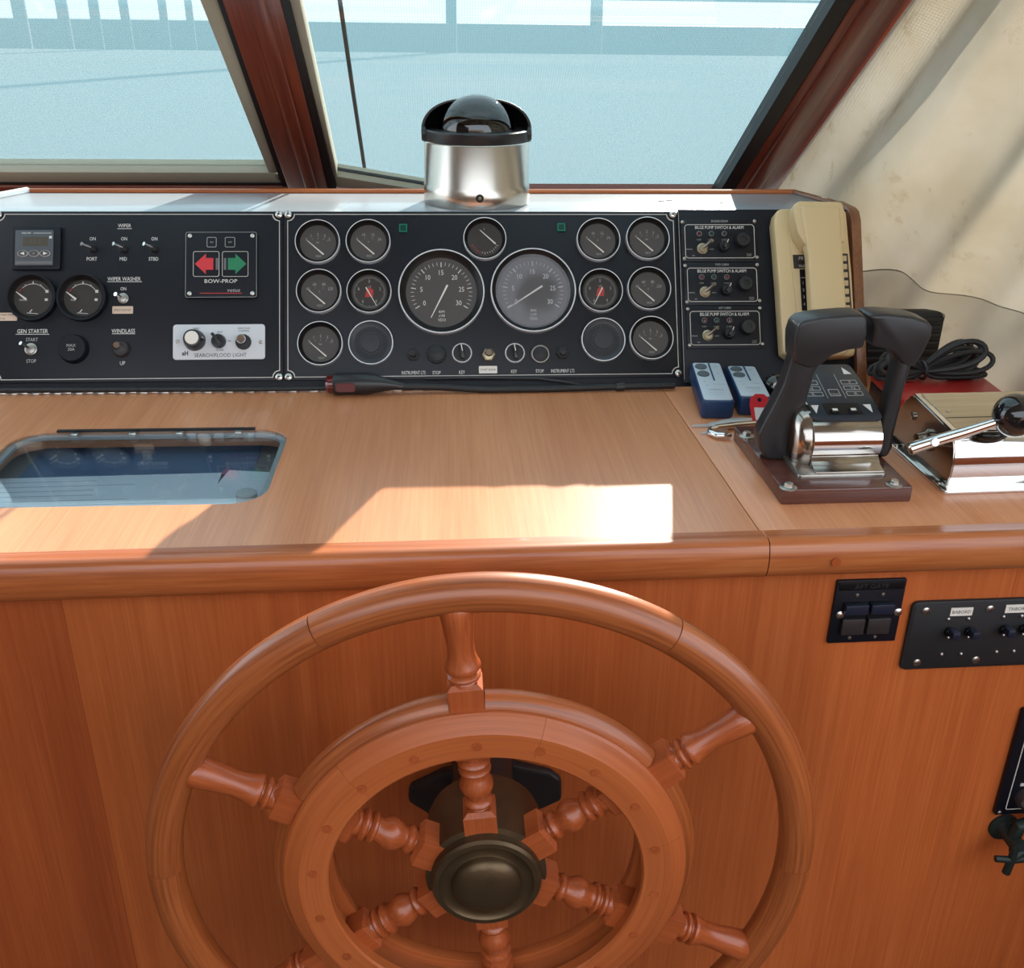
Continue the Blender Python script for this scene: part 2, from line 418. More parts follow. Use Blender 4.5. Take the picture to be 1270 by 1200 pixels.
def rrect(x0, x1, y0, y1, r, n=5):
    p = []
    for cx, cy, a in ((x1-r, y1-r, 0), (x0+r, y1-r, 90), (x0+r, y0+r, 180), (x1-r, y0+r, 270)):
        for i in range(n+1):
            t = rad(a+90*i/n); p.append((cx+r*math.cos(t), cy+r*math.sin(t)))
    return p
def circle(x, y, r, n=32, a0=0): return [(x+r*math.cos(2*PI*i/n+a0), y+r*math.sin(2*PI*i/n+a0)) for i in range(n)]
def rline(x0, x1, y0, y1, r, w, z0, z1, n=5):
    mb = MB(); return mb.frame(rrect(x0, x1, y0, y1, r, n), rrect(x0+w, x1-w, y0+w, y1-w, max(r-w, .0002), n), z0, z1)
def bar(mb, a, b, w, z0, z1, w2=None):
    a = Vector(a); b = Vector(b); d = (b-a).normalized(); n = Vector((-d.y, d.x)); w2 = w if w2 is None else w2
    mb.prism([tuple(a-n*w/2), tuple(b-n*w2/2), tuple(b+n*w2/2), tuple(a+n*w/2)], z0, z1); return mb
def plate_hole(outer, holes, z0, z1):
    bm = bmesh.new(); loops = []
    for lp in [outer]+holes:
        vs = [bm.verts.new((x, y, z1)) for x, y in lp]; loops.append(vs)
        for i in range(len(vs)): bm.edges.new((vs[i], vs[(i+1) % len(vs)]))
    bmesh.ops.triangle_fill(bm, use_beauty=True, use_dissolve=False, edges=bm.edges[:])
    bm.verts.index_update()
    mb = MB(); v = [tuple(q.co) for q in bm.verts]; n = len(v)
    f = [tuple(q.index for q in fa.verts) for fa in bm.faces]
    v += [(x, y, z0) for x, y, z in v]
    F = list(f)+[tuple(i+n for i in q[::-1]) for q in f]
    for vs in loops:
        for i in range(len(vs)):
            a, b = vs[i].index, vs[(i+1) % len(vs)].index; F.append((a, b, b+n, a+n))
    bm.free(); mb.add(v, F); return mb
_tc = {}
def textmb(t, h, cx=0, cy=0, z=0.0, sx=1.0, rot=0, shear=0, thick=.00015, align='CENTER', bold=0):
    key = (t, shear, bold)
    if key not in _tc:
        cu = bpy.data.curves.new('lettering', 'FONT'); cu.body = t; cu.size = 1; cu.align_x = 'CENTER'; cu.align_y = 'CENTER'
        cu.resolution_u = 2; cu.shear = shear; cu.offset = bold
        ob = bpy.data.objects.new('lettering', cu); COL.objects.link(ob)
        dg = bpy.context.evaluated_depsgraph_get(); me = bpy.data.meshes.new_from_object(ob.evaluated_get(dg))
        _tc[key] = ([tuple(v.co) for v in me.vertices], [tuple(p.vertices) for p in me.polygons])
        bpy.data.objects.remove(ob); bpy.data.curves.remove(cu); bpy.data.meshes.remove(me)
    v, f = _tc[key]
    if not v: return MB()
    ys = [p[1] for p in v]; y0, y1 = min(ys), max(ys); k = h/max(1e-6, (y1-y0)); ym = (y0+y1)/2
    xs = [p[0] for p in v]; xm = (min(xs)+max(xs))/2; xo = {'CENTER': xm, 'LEFT': min(xs)}[align]
    c, s = math.cos(rot), math.sin(rot)
    out = []
    for x, y, _ in v:
        a = (x-xo)*k*sx; b = (y-ym)*k; out.append((cx+a*c-b*s, cy+a*s+b*c, z+thick))
    return MB().add(out, f)
def text(t, h, cx, cy, z, mat, parent, sx=.85, name='lettering', **kw):
    return textmb(t, h, cx, cy, z, sx, **kw).build(name, mat, parent, smooth=False)
def merge(*mbs):
    r = MB()
    for q in mbs: r.add(q.v, q.f)
    return r
def copy_tree(o, parent=None):
    c = o.copy(); COL.objects.link(c); c.parent = parent
    for ch in list(o.children): copy_tree(ch, c)
    return c
def struct(o): o['kind'] = 'structure'; return o

# ================================================================== SETTING
wood('mahogany_sill', (.085, .016, .009), (.15, .032, .015), (.23, .058, .024), 0, rough=.35, coat=.3)
wood('mahogany_post', (.090, .015, .009), (.15, .028, .013), (.23, .052, .022), 1, rough=.33, coat=.35)
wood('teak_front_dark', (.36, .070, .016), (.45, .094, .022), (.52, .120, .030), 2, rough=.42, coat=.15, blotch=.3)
FLOOR_Z = -.98
struct(MB().box(-1.35, 1.05, -1.6, .83, FLOOR_Z-.04, FLOOR_Z).build('floor', 'floor_teak'))
struct(MB().box(-1.40, 1.10, -.25, .70, 1.0, 1.04).build('ceiling', 'ceiling_vinyl'))
struct(MB().box(-1.40, -1.35, -1.6, .70, FLOOR_Z-.04, 1.0).build('wall_left', 'shade_wall'))  # unseen; raised to ceiling height to darken the left side
struct(MB().box(-1.40, 1.10, -1.65, -1.6, FLOOR_Z-.04, .55).build('shade_wall_back', 'shade_wall'))  # unseen, added behind the camera to block low light on the console
struct(MB().box(1.05, 1.10, -1.6, 1.6, FLOOR_Z-.04, .02).build('wall_right', 'teak_front_dark'))
WROT = (PI/2+RHO, 0, 0)
BTOP = 1.36
def wl(p, q):
    a0, b0 = wn(*p); a1, b1 = wn(*q)
    return lambda b: a0+(a1-a0)*(b-b0)/(b1-b0)
def strip(l0, l1, b0, b1, w0, w1):
    mb = MB(); return mb.prism([(l0(b0), b0), (l1(b0), b0), (l1(b1), b1), (l0(b1), b1)], w0, w1)
b_of = lambda x, y: wn(x, y)[1]
L_glass = wl((249.5, 0), (334, 213)); L_alu = wl((272, 0), (350, 224.5)); L_seal = wl((279, 0), (358.6, 229))
M_r = wl((350, 0), (409, 237)); C_seal = wl((360, 0), (417.5, 229)); C_alu = wl((372.5, 0), (419, 218))
R_glass = wl((1030, 0), (888, 238)); R_seal = wl((1054, 0), (906, 236)); R_post = wl((1124, 0), (954, 239))
mid1 = lambda b: L_seal(b)*.55+M_r(b)*.45
mid2 = lambda b: L_seal(b)*.25+M_r(b)*.75
def wbuild(mb, name, mat, parent=None, **k): return mb.build(name, mat, parent, loc=None if parent else W0, rot=None if parent else WROT, **k)
# the mullions and the sill
post = struct(wbuild(strip(L_seal, M_r, -.05, BTOP, -.035, .012), 'trim_1', 'mahogany_post', bevel=.002))
wbuild(strip(mid1, mid2, -.05, BTOP, .008, .018), 'bead', 'mahogany_post', post, bevel=.004)
R_b0 = lambda b: R_seal(b)*.80+R_post(b)*.20
R_b1 = lambda b: R_seal(b)*.45+R_post(b)*.55
post2 = struct(wbuild(strip(R_seal, R_post, -.05, BTOP, -.035, .012), 'trim_2', 'mahogany_post', bevel=.002))
wbuild(strip(R_b0, R_b1, -.05, BTOP, .008, .018), 'bead', 'mahogany_post', post2, bevel=.004)
bl0 = b_of(150, 224); 
sill = MB().prism([(-1.35, -.10), (1.0, -.10), (1.0, -.02), (C_seal(-.02), -.02), (L_seal(0), bl0-.004), (-1.35, bl0-.004)], -.03, .010)
struct(wbuild(sill, 'trim_3', 'mahogany_sill', bevel=.002))
struct(MB().box(-1.35, 1.0, 1.60, 1.80, -.02, .085).build('trim_4', 'mahogany_sill'))
# port-side window
bb0 = b_of(150, 223.5); bb1 = b_of(150, 211)
win1 = struct(wbuild(strip(L_glass, L_alu, bb1, BTOP, -.02, .004), 'window_1', 'aluminium', bevel=.001))
wbuild(MB().prism([(-1.30, bb0), (L_alu(bb0), bb0), (L_glass(bb1), bb1), (-1.30, bb1)], -.02, .004), 'bottom_frame', 'aluminium', win1, bevel=.001)
wbuild(strip(L_alu, L_seal, bb0-.006, BTOP, -.02, .008), 'seal', 'seal_black', win1)
wbuild(MB().prism([(-1.30, bb0-.006), (L_seal(bb0-.006), bb0-.006), (L_alu(bb0), bb0), (-1.30, bb0)], -.02, .006), 'bottom_seal', 'seal_black', win1)
wbuild(MB().prism([(-1.30, bb1), (L_glass(bb1), bb1), (L_glass(BTOP), BTOP), (-1.30, BTOP)], -.011, -.008), 'pane', 'clear_glass', win1, smooth=False)
# centre window, its lower edge slopes down to starboard
q0 = wn(418, 216); q1 = wn(524, 233.5); q2 = wn(417, 229); q3 = wn(524, 242)
slope = lambda a, p, q: p[1]+(q[1]-p[1])*(a-p[0])/(q[0]-p[0])
top_b = lambda a: max(slope(a, q0, q1), -.03); low_b = lambda a: max(slope(a, q2, q3), -.05)
win2 = struct(wbuild(strip(C_seal, C_alu, q0[1], BTOP, -.02, .004), 'window_2', 'aluminium', bevel=.001))
wbuild(strip(M_r, C_seal, q2[1]-.01, BTOP, -.02, .008), 'seal', 'seal_black', win2)
ka = q0[0]-.004; kb = q1[0]+.06
wbuild(MB().prism([(ka, low_b(ka)), (kb, low_b(kb)), (kb, top_b(kb)), (ka, top_b(ka))], -.02, .004), 'bottom_frame', 'aluminium', win2, bevel=.001)
wbuild(MB().prism([(ka, top_b(ka)), (kb, top_b(kb)), (kb, top_b(kb)+.0016), (ka, top_b(ka)+.0016)], -.012, -.007), 'bottom_seal', 'seal_black', win2)
wbuild(strip(R_glass, R_seal, -.05, BTOP, -.02, .010), 'seal', 'seal_black', win2)
kr = R_glass(-.03)
wbuild(MB().prism([(C_alu(q0[1]), q0[1]), (kb, top_b(kb)), (kr, -.03), (R_glass(BTOP), BTOP), (C_alu(BTOP), BTOP)], -.011, -.008), 'pane', 'clear_glass', win2, smooth=False)
# sunshade mesh stretched outside over both windows
scr = MB().add([(-1.34, -.16, -.074), (2.4, -.16, -.074), (2.4, BTOP, -.074), (-1.34, BTOP, -.074)], [(0, 1, 2, 3)]).build('sunshade_mesh', 'sun_mesh', loc=W0, rot=WROT, smooth=False)
tag(scr, 'white woven sunshade mesh stretched outside over the windscreen', 'sunshade')
c0 = wn(420, -6, -.066); c1 = wn(438, 118, -.066); c2 = wn(454, 224, -.066)
ext = (c0[0]+(c0[0]-c1[0])*1.9, c0[1]+(c0[1]-c1[1])*1.9)
cord = MB().tube([(*ext, -.070), (*c0, -.070), (*c1, -.070), (*c2, -.070)], .0032, 8).build('mesh_cord', 'verdigris', loc=W0, rot=WROT)
tag(cord, 'dark edging cord running down the mesh beside the mahogany mullion', 'cord')

# outside: foredeck, sea, a quay with masts seen faintly through the mesh
struct(MB().box(-3, 3, 1.80, 6.5, -.06, -.02).build('foredeck', 'gelcoat'))
struct(MB().box(-40, 40, 6.7, 15.5, -.30, -.06).build('dock', 'gelcoat'))
struct(MB().box(-200, 200, -40, 300, -3.1, -3.0).build('sea', 'sea'))
for i, (px, Y, h) in enumerate([(30, 22, 13), (84, 25.5, 12), (120, 29, 14), (160, 32.5, 13), (205, 36, 15), (238, 39.5, 12), (742, 24, 15), (560, 28, 12)]):
    p = hy(px, 40, Y)
    t = thing('yacht_mast', 'thin grey yacht mast faintly seen through the white mesh', 'mast', (p.x, Y, -3), (0, rad(random.uniform(-1, 1)), 0), 'masts in the harbour')
    MB().lathe([(.14, 0), (.13, h*.6), (.07, h)], n=10).build('pole', 'mast_metal', t)
    MB().box(-.9, .9, -.03, .03, h*.55, h*.55+.06).build('spreader', 'mast_metal', t)
    MB().lathe([(.2, 0), (1.1, .25), (1.25, 1.0), (1.15, 1.15)], n=12).build('hull', 'hull_white', t)
q = thing('harbour_quay', 'long grey quay across the harbour behind the mesh', 'quay', (0, 46, -3))
MB().box(-60, 60, 0, 3, 0, 3.1).build('quay_wall', 'mast_metal', q, bevel=.05)
MB().tube([(-60, 0, 4.1), (60, 0, 4.1)], .06, 8).build('rail', 'mast_metal', q)

# ================================================================== HELM CONSOLE
def yf(x): return .7915+.0215*x                     # front edge of the table top
SB, SF = Vector((.2706, 1.2045)), Vector((.2843, yf(.2843)))
con = thing('helm_console', 'varnished teak helm console with flat counter and rounded front moulding', 'console', (0, .80, FLOOR_Z))
def crel(mb): return mb.shift(0, -.80, -FLOOR_Z)
g = .0006
counter = [(SF.x+g, SF.y), (.86, yf(.86)), (.86, 1.60), (-1.34, 1.60), (-1.34, 1.2055), (SB.x+g, 1.2055)]
crel(MB().prism(counter, -.02, 0)).build('counter_top', 'teak_top', con, bevel=.0006)
XL, XR, YL, YR = -.4835, -.1815, .8855, 1.0795
hole = rrect(XL, XR, YL, YR, .036, 8)
lid = crel(plate_hole([(-1.34, yf(-1.34)), (SF.x-g, SF.y), (SB.x-g, 1.2045), (-1.34, 1.2045)], [hole], -.02, 0)).build('hinged_lid', 'teak_top', con, smooth=False)
tag(lid, 'hinged teak lid with a clear chart window')
PROF = [(.013, 0), (0, .0004), (-.006, .0015), (-.011, -.0005), (-.0140, -.006), (-.0158, -.013), (-.0162, -.020), (-.0150, -.028), (-.012, -.034), (-.006, -.0382), (.004, -.0400), (.013, -.0400)]
def moulding(xa, xb, name):
    mb = MB(); n = 24; v = []; f = []; k = len(PROF)
    for i in range(n+1):
        x = xa+(xb-xa)*i/n
        for dy, z in PROF: v.append((x, yf(x)+dy, z))
    for i in range(n):
        for j in range(k):
            l = (j+1) % k; f.append((i*k+j, i*k+l, (i+1)*k+l, (i+1)*k+j))
    f += [tuple(range(k)), tuple(n*k+j for j in range(k-1, -1, -1))]
    mb.add(v, f); return crel(mb).build(name, 'teak_trim', con, ang=50)
moulding(-1.34, SF.x+.0022, 'front_moulding'); mo = moulding(SF.x+.0032, .86, 'front_moulding')
pl = hit(1037, 697, (0, yf(.36)-.0175, 0), Vector((0, 1, 0)))
Mp = Matrix.Rotation(PI/2, 4, 'X')
MB().lathe([(.0045, 0), (.0045, .0008)], (pl.x, pl.y+.80*0, pl.z), 18, M=Mp).shift(0, -.80-.0001, -FLOOR_Z).build('dowel_plug', 'teak_spoke', con)
# chart window in the lid
wroot = lid
gl = crel(MB().prism(rrect(XL+.0005, XR-.0005, YL+.0005, YR-.0005, .0355, 8), -.0042, -.0012)).build('chart_pane', 'chart_glass', lid, smooth=False)
crel(MB().frame(rrect(XL, XR, YL, YR, .036, 8), rrect(XL+.0075, XR-.0075, YL+.0075, YR-.0075, .0285, 8), -.0075, -.0043)).build('pane_ledge', 'acrylic', lid)
crel(MB().box(-.442, -.222, YR-.001, YR+.0035, -.001, .0012)).build('gasket_strip', 'seal_black', lid)
for px in (90, 162, 220, 293):
    p = tbl(px, 541); crel(MB().box(p.x-.004, p.x+.004, YR-.012, YR-.004, -.0012, .0008)).build('pane_clip', 'screw_steel', lid, bevel=.0006)
p = tbl(306, 615, -.01); crel(MB().cyl(p.x, p.y, .0105, -.024, -.0045, 20, .002)).build('finger_catch', 'acrylic', lid)
crel(merge(MB().box(XL-.02, XR+.02, YL-.02, YR+.03, -.030, -.026), MB().box(XL-.02, XL-.012, YL-.02, YR+.03, -.026, -.0205), MB().box(XR+.012, XR+.02, YL-.02, YR+.03, -.026, -.0205),
     MB().box(XL-.02, XR+.02, YR+.022, YR+.03, -.026, -.0205), MB().box(XL-.02, XR+.02, YL-.02, YL-.012, -.026, -.0205))).build('chart_tray', 'tray', con)
# piano hinge
hg = crel(MB().box(-.62, SB.x-.002, 1.2035, 1.2068, -.001, .0006)).build('piano_hinge', 'steel_dull', con)
kn = MB().lathe([(.0021, 0), (.0024, .0004), (.0024, .0121), (.0021, .0125)], n=10, M=Matrix.Rotation(PI/2, 4, 'Y')).build('knuckle', 'screw_steel', hg, loc=(SB.x-.016, 1.2045-.80, .0012-FLOOR_Z))
for i in range(1, 66):
    k = kn.copy(); COL.objects.link(k); k.location.x -= .0131*i
    k.location.z += (-.0006 if i % 2 else 0)
# upright front, veneered in leaves
a_s = fc(75, 740)[0]
def board(a0, a1, mat):
    mb = MB().box(a0, a1, -.98, -.030, -.018, 0)
    M = Matrix.Translation(F0-Vector((0, .80, FLOOR_Z))) @ Matrix(((FX.x, 0, FN.x, 0), (FX.y, 0, FN.y, 0), (0, 1, 0, 0), (0, 0, 0, 1)))
    mb.xf(M); return mb.build('front_board', mat, con)
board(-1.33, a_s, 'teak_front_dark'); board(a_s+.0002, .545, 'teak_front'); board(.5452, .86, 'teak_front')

# paper charts lying in the tray
def sheet(name, label, x0, x1, y0, y1, z, mat, rz, lines=True, cat='paper'):
    t = thing(name, label, cat, ((x0+x1)/2, (y0+y1)/2, z), (0, 0, rz)); w, h = (x1-x0)/2, (y1-y0)/2
    MB().box(-w, w, -h, h, 0, .0012).build('sheet', mat, t)
    if lines:
        mb = MB()
        for i in range(9):
            y = h*.8-i*h*.2; 
            mb.box(-w*.9, -w*.9+w*random.uniform(.8, 1.7), y-.0011, y, .0012, .0013)
        mb.build('print', 'print_grey', t, smooth=False)
    return t
sheet('folded_chart', 'folded dark blue sea chart under the clear pane', XL+.02, XR-.035, YL+.122, YR+.016, -.0258, 'paper_blue', .02, False, 'chart')
sheet('paper_sheet', 'white printed sheet lying under the chart pane', XL-.004, XR-.065, YL+.004, YL+.122, -.0242, 'paper', .03)
sheet('paper_slip', 'pale blue-white slip under the chart pane beside the finger catch', XR-.068, XR-.004, YL+.022, YL+.125, -.0230, 'paper', -.16, False)

# ================================================================== RAISED INSTRUMENT CONSOLE
XA, XB = -.62, .5245
ZT = .2005; YT = 1.3236
ic = thing('instrument_console', 'black sloping instrument console with grey deck along its top', 'console', (0, YP, 0))
def irel(mb): return mb.shift(0, -YP, 0)
bot = [(XA, YP), (XB, YP), (XB, 1.3685), (.500, 1.466), (-.578, 1.466), (XA, 1.37)]
topp = [(XA, YT), (XB, YT), (XB, 1.3685), (.500, 1.466), (-.578, 1.466), (XA, 1.37)]
mb = MB(); n = 6
mb.add([(x, y, 0) for x, y in bot]+[(x, y, ZT-.004) for x, y in [(XA, YT-.0023), (XB, YT-.0023)]+topp[2:]],
       [tuple(range(5, -1, -1)), tuple(range(6, 12))]+[(i, (i+1) % 6, 6+(i+1) % 6, 6+i) for i in range(6)])
irel(mb).build('fascia_body', 'panel_black', ic)
irel(MB().prism([(XA-.004, YT-.003), (XB+.001, YT-.003), (XB+.001, 1.3700), (.503, 1.468), (-.580, 1.468), (XA-.004, 1.372)], ZT-.004, ZT)).build('deck', 'deck_laminate', ic, bevel=.001)
irel(MB().tube([(-.580, 1.4735, ZT+.001), (.503, 1.4735, ZT+.001)], .0045, 8)).build('back_trim', 'teak_trim', ic)
irel(MB().tube([(.503, 1.4735, ZT+.001), (XB+.008, 1.3705, ZT+.001)], .0045, 8)).build('corner_trim', 'brown_end', ic)
irel(MB().tube([(-.580, 1.4735, ZT+.001), (XA-.006, 1.3705, ZT+.001)], .006, 8)).build('corner_trim', 'white_paint', ic)
# wooden end cheek
prof = [(YP-.012, 0), (1.30, .1945), (1.3100, .2035), (1.322, .2065), (1.3705, .2065), (1.3705, 0)]
mb = MB()
for_x = [(XB, XB+.0135)]
v = [(XB, y, z) for y, z in prof]+[(XB+.0135, y, z) for y, z in prof]; n = len(prof)
mb.add(v, [tuple(range(n)), tuple(range(2*n-1, n-1, -1))]+[(i, n+i, n+(i+1) % n, (i+1) % n) for i in range(n)])
irel(mb).build('end_cheek', 'brown_end', ic, bevel=.002)
for px, py in ((830, 248), (820, 249), (893, 251)):
    p = hit(px, py, (0, 0, ZT), ZV); irel(MB().cyl(p.x, p.y, .0045, ZT, ZT+.0012, 16)).build('deck_screw', 'screw_steel', ic)

# plates
PT = .0025
def screw_mb(x, y, r, z0, z1): return MB().lathe([(r, z0), (r, z0+(z1-z0)*.45), (r*.6, z1), (1e-6, z1+.0001)], (x, y, 0), 14)
def scallop(x0, x1, y0, y1, r, n=6):
    p = []
    for cx, cy, a in ((x1, y1, 270), (x0, y1, 360), (x0, y0, 90), (x1, y0, 180)):
        seg = [(cx+r*math.cos(rad(a-90*i/n)), cy+r*math.sin(rad(a-90*i/n))) for i in range(n+1)]
        p += seg
    return p
def panel_plate(name, label, u0, u1, v0, v1, left_screws=True, right_screws=True):
    t = thing(name, label, 'panel', pw((u0+u1)/2, v0), PROT); w = (u1-u0)/2; h = v1-v0
    MB().prism(rrect(-w, w, 0, h, .002, 3), 0, PT).build('plate', 'plate_black', t, bevel=.0005)
    i = .0034; r = .0085
    MB().frame(scallop(-w+i, w-i, i, h-i, r), scallop(-w+i+.0009, w-i-.0009, i+.0009, h-i-.0009, r), PT, PT+.0002).build('border_line', 'border_pale', t, smooth=False)
    for sx in (-1, 1):
        for y in (.0042, h-.0042):
            s = screw_mb(sx*(w-.0045), y, .0044, PT, PT+.0026).build('screw', 'screw_steel', t)
            MB().cyl(sx*(w-.0045), y, .0014, PT+.0024, PT+.0028, 6).build('socket', 'ink', s)
    return t, (u0+u1)/2, v0
_, v_lo = uv(500, 470.5); _, v_hi = uv(500, 263.0)
PL, plu, plv = panel_plate('switch_panel', 'black switch panel with wiper and windlass switches and a scalloped border', -.5645, -.2088, v_lo, v_hi)
PC, pcu, pcv = panel_plate('gauge_board', 'large black instrument board holding the two tachometers', -.2062, .2975, v_lo, v_hi)
PR = thing('blank_panel', 'plain black panel carrying the bilge alarms and the telephone', 'panel', pw((.2995+XB)/2, v_lo), PROT)
MB().prism(rrect(-(XB-.2995)/2, (XB-.2995)/2, -.008, v_hi-v_lo+.003, .001, 2), 0, PT).build('plate', 'panel_black', PR, bevel=.0004)
MB().box(-(XB-.2995)/2+.0010, -(XB-.2995)/2+.0016, -.004, v_hi-v_lo, PT, PT+.0002).build('edge_line', 'engraving_dim', PR, smooth=False)

def at(px, py, w=PT): return uv(px, py, w)
class On:
    """places parts of a panel by photograph pixel"""
    def __init__(s, root, u0, v0): s.r, s.u, s.v = root, u0, v0
    def p(s, px, py): a = at(px, py); return a[0]-s.u, a[1]-s.v
    def txt(s, t, px, py, h, mat='engraving', sx=.8, **k):
        x, y = s.p(px, py); return text(t, h*.00103, x, y, PT, mat, s.r, sx=sx, **k)
    def line(s, x0, x1, py, mat='engraving', w=.0006):
        a = s.p(x0, py); b = s.p(x1, py); return bar(MB(), a, b, w, PT, PT+.0002).build('underline', mat, s.r, smooth=False)
    def toggle(s, px, py, dx, dy, nut='steel_dull', r=.0052, L=.013):
        x, y = s.p(px, py)
        b = MB().lathe([(r, PT), (r, PT+.0016), (r*.82, PT+.0022), (r*.82, PT+.0045), (r*.6, PT+.005), (1e-6, PT+.005)], (x, y, 0), 6 if nut == 'hex' else 20).build('toggle_switch', 'steel_dull' if nut == 'hex' else nut, s.r)
        MB().tube([(x, y, PT+.003), (x+dx*.6, y+dy*.6, PT+.003+L*.6), (x+dx, y+dy, PT+.003+L)], [.0016, .0021, .0026], 10).build('lever', 'chrome', b)
        return b
    def label(s, t, px, py, w, h, th=2.6, mat='label_cream'):
        x, y = s.p(px, py); w *= .00103/2; h *= .00103/2
        l = MB().prism(rrect(x-w, x+w, y-h, y+h, .0008, 2), PT, PT+.0007).build('label_tag', mat, s.r)
        lines = t.split('|')
        for i, q in enumerate(lines):
            text(q, th*.00103, x, y+(len(lines)-1)*.0024-i*.0048, PT+.0007, 'ink', l, sx=.9)
        return l

# ------------------------------------------------------------------ gauges
RING_H = .0088
def gauge(name, label, px, py, R, kind, dial='dial_grey', glass='gauge_glass', ring='ring_silver', thick=.045, group=None, needle=None, dr=.80):
    u, v = at(px, py, PT+RING_H)
    t = thing(name, label, 'gauge', pw(u, v, PT), PROT, group)
    MB().lathe([(R*.97, 0), (R, .0006), (R, RING_H-.001), (R*.99, RING_H), (R*(1-thick*.9), RING_H), (R*(1-thick), RING_H-.0006)], n=56, cap=False).build('rim_ring', ring, t)
    MB().lathe([(R*(1-thick), RING_H-.0005), (R*(dr+.05), .0030), (R*dr, .0012)], n=56, cap=False).build('bezel', 'gauge_black', t)
    d = MB().lathe([(R*(dr+.02), 0), (R*(dr+.02), .0013), (1e-6, .0013)], n=48).build('dial', dial, t)
    z = .0014
    def tick(mb, a, r0, r1, w): 
        c, s = math.cos(rad(a)), math.sin(rad(a)); bar(mb, (R*r0*c, R*r0*s), (R*r1*c, R*r1*s), w, z, z+.0002)
    mk = MB(); red = MB(); num = []
    tip, tail, nw = (-.46, .08), (.25, -.55), .0019
    if kind == 'tach':
        for i in range(31):
            a = 212-i*(244/30); big = i % 5 == 0
            tick(mk, a, .60 if big else .635, .715, .0011 if big else .0005)
            if big: num.append((str(i), R*.47*math.cos(rad(a)), R*.47*math.sin(rad(a)), R*.115))
        num += [('RPM', 0, -R*.46, R*.06), ('x100', 0, -R*.55, R*.06), ('VDO', 0, -R*.65, R*.07)]
        tip, tail, nw = needle[0], needle[1], .0024
    elif kind in ('pressure', 'temperature', 'volt'):
        labs = {'pressure': ['0', '1', '2', '3', '5'], 'temperature': ['40', '60', '80', '120'], 'volt': ['8', '10', '12', '16']}[kind]
        for i, s in enumerate(labs):
            a = 155-i*(130/(len(labs)-1)); x = .56*math.cos(rad(a)); y = .40*math.sin(rad(a))
            num.append((s, R*x, R*(y-.02), R*.13))
            bar(mk, (R*x*.86, R*(y*.55)), (R*x*.80, R*(y*.45)), .0006, z, z+.0002)
        num += [({'pressure': 'bar', 'temperature': 'C', 'volt': 'V'}[kind], 0, R*.02, R*.09), ('VDO', R*.02, -R*.62, R*.10)]
    elif kind == 'hours':
        for i in range(60): tick(mk, i*6, .64 if i % 5 else .60, .72, .0004)
        for s, a in (('0', 90), ('2', 18), ('4', -54), ('6', -126), ('8', 162)): num.append((s, R*.50*math.cos(rad(a)), R*.50*math.sin(rad(a)), R*.14))
        red.prism([(-R*.20, -R*.22), (R*.16, -R*.20), (R*.18, R*.10), (R*.02, R*.22), (-R*.12, R*.12)], z, z+.0004)
        num.append(('x10', 0, R*.26, R*.09)); tip, tail, nw = needle[0], needle[1], .0016
    elif kind == 'rudder':
        for i in range(13):
            a = 205+i*(130/12); tick(red if i < 5 else mk, a, .58, .70 if i % 3 == 0 else .66, .0009)
        num.append(('0', -R*.02, R*.52, R*.10)); tip, tail = (-.22, .46), (.50, -.20)
    elif kind == 'tank':
        for i in range(21): tick(red if i < 3 else mk, 150-i*6, .585, .61, .0017)
        for a in (150, 120, 90, 60, 30): tick(red if a == 150 else mk, a, .58, .70 if a == 90 else .66, .0012 if a == 90 else .0007)
        mk.box(R*.50, R*.62, R*.22, R*.34, z, z+.0002); mk.box(R*.48, R*.60, -R*.12, -R*.02, z, z+.0002)
        bar(mk, (-R*.22, -R*.62), (R*.22, -R*.66), .0007, z, z+.0002); bar(mk, (-R*.12, -R*.60), (-R*.02, -R*.48), .0011, z, z+.0002)
        num += [(needle, -R*.38, -R*.08, R*.075)]; tip, tail, nw = (-.66, .26), (-.26, -.06), .0027
    if mk.v: mk.build('tick_marks', 'engraving' if kind in ('tach', 'tank') else 'engraving_dim', d, smooth=False)
    if red.v: red.build('red_zone', 'mark_red', d, smooth=False)
    if num:
        q = merge(*[textmb(s, h, x, y, z, .85) for s, x, y, h in num]); q.build('numerals', 'engraving' if kind in ('tach', 'tank') else 'engraving_dim', d, smooth=False)
    bar(MB(), (R*tail[0], R*tail[1]), (R*tip[0], R*tip[1]), nw, .0022, .0028, nw*.35).build('needle', 'needle_white', t, smooth=False)
    MB().lathe([(R*(dr+.06), .0040), (1e-6, .0044)], n=40, cap=False).build('glass', glass, t)
    return t
GG = 'small round gauges of the centre panel'
SR = .0283
for px, py, kind, lab in [
    (393.4, 298.6, 'pressure', 'small silver-rimmed gauge in the panel corner by the divider, above two others'),
    (456.4, 298.2, 'volt', 'small silver-rimmed gauge above the red-hubbed hour dial of the port engine'),
    (395, 360, 'temperature', 'small silver-rimmed gauge in the middle of the column along the panel divider'),
    (396.7, 425.2, 'pressure', 'small silver-rimmed gauge beside the round buzzer near the red-lensed lamp'),
    (742.5, 296.2, 'volt', 'small silver-rimmed gauge above the red-hubbed hour dial of the starboard engine'),
    (803.8, 294.7, 'pressure', 'small silver-rimmed gauge in the panel corner next to the bilge alarms'),
    (805.5, 356.8, 'temperature', 'small silver-rimmed gauge in the middle of the column beside the bilge alarms'),
    (808.4, 418.3, 'pressure', 'small silver-rimmed gauge above the blue remotes with a blue reflection')]:
    gauge('gauge', lab, px, py, SR, kind, group=GG)
gauge('hour_gauge', 'small hour dial with red hub and needle pointing lower right, beside tachometer', 457.5, 360.4, SR, 'hours', 'dial_dark', needle=((.32, -.62), (-.15, .22)), group='hour dials')
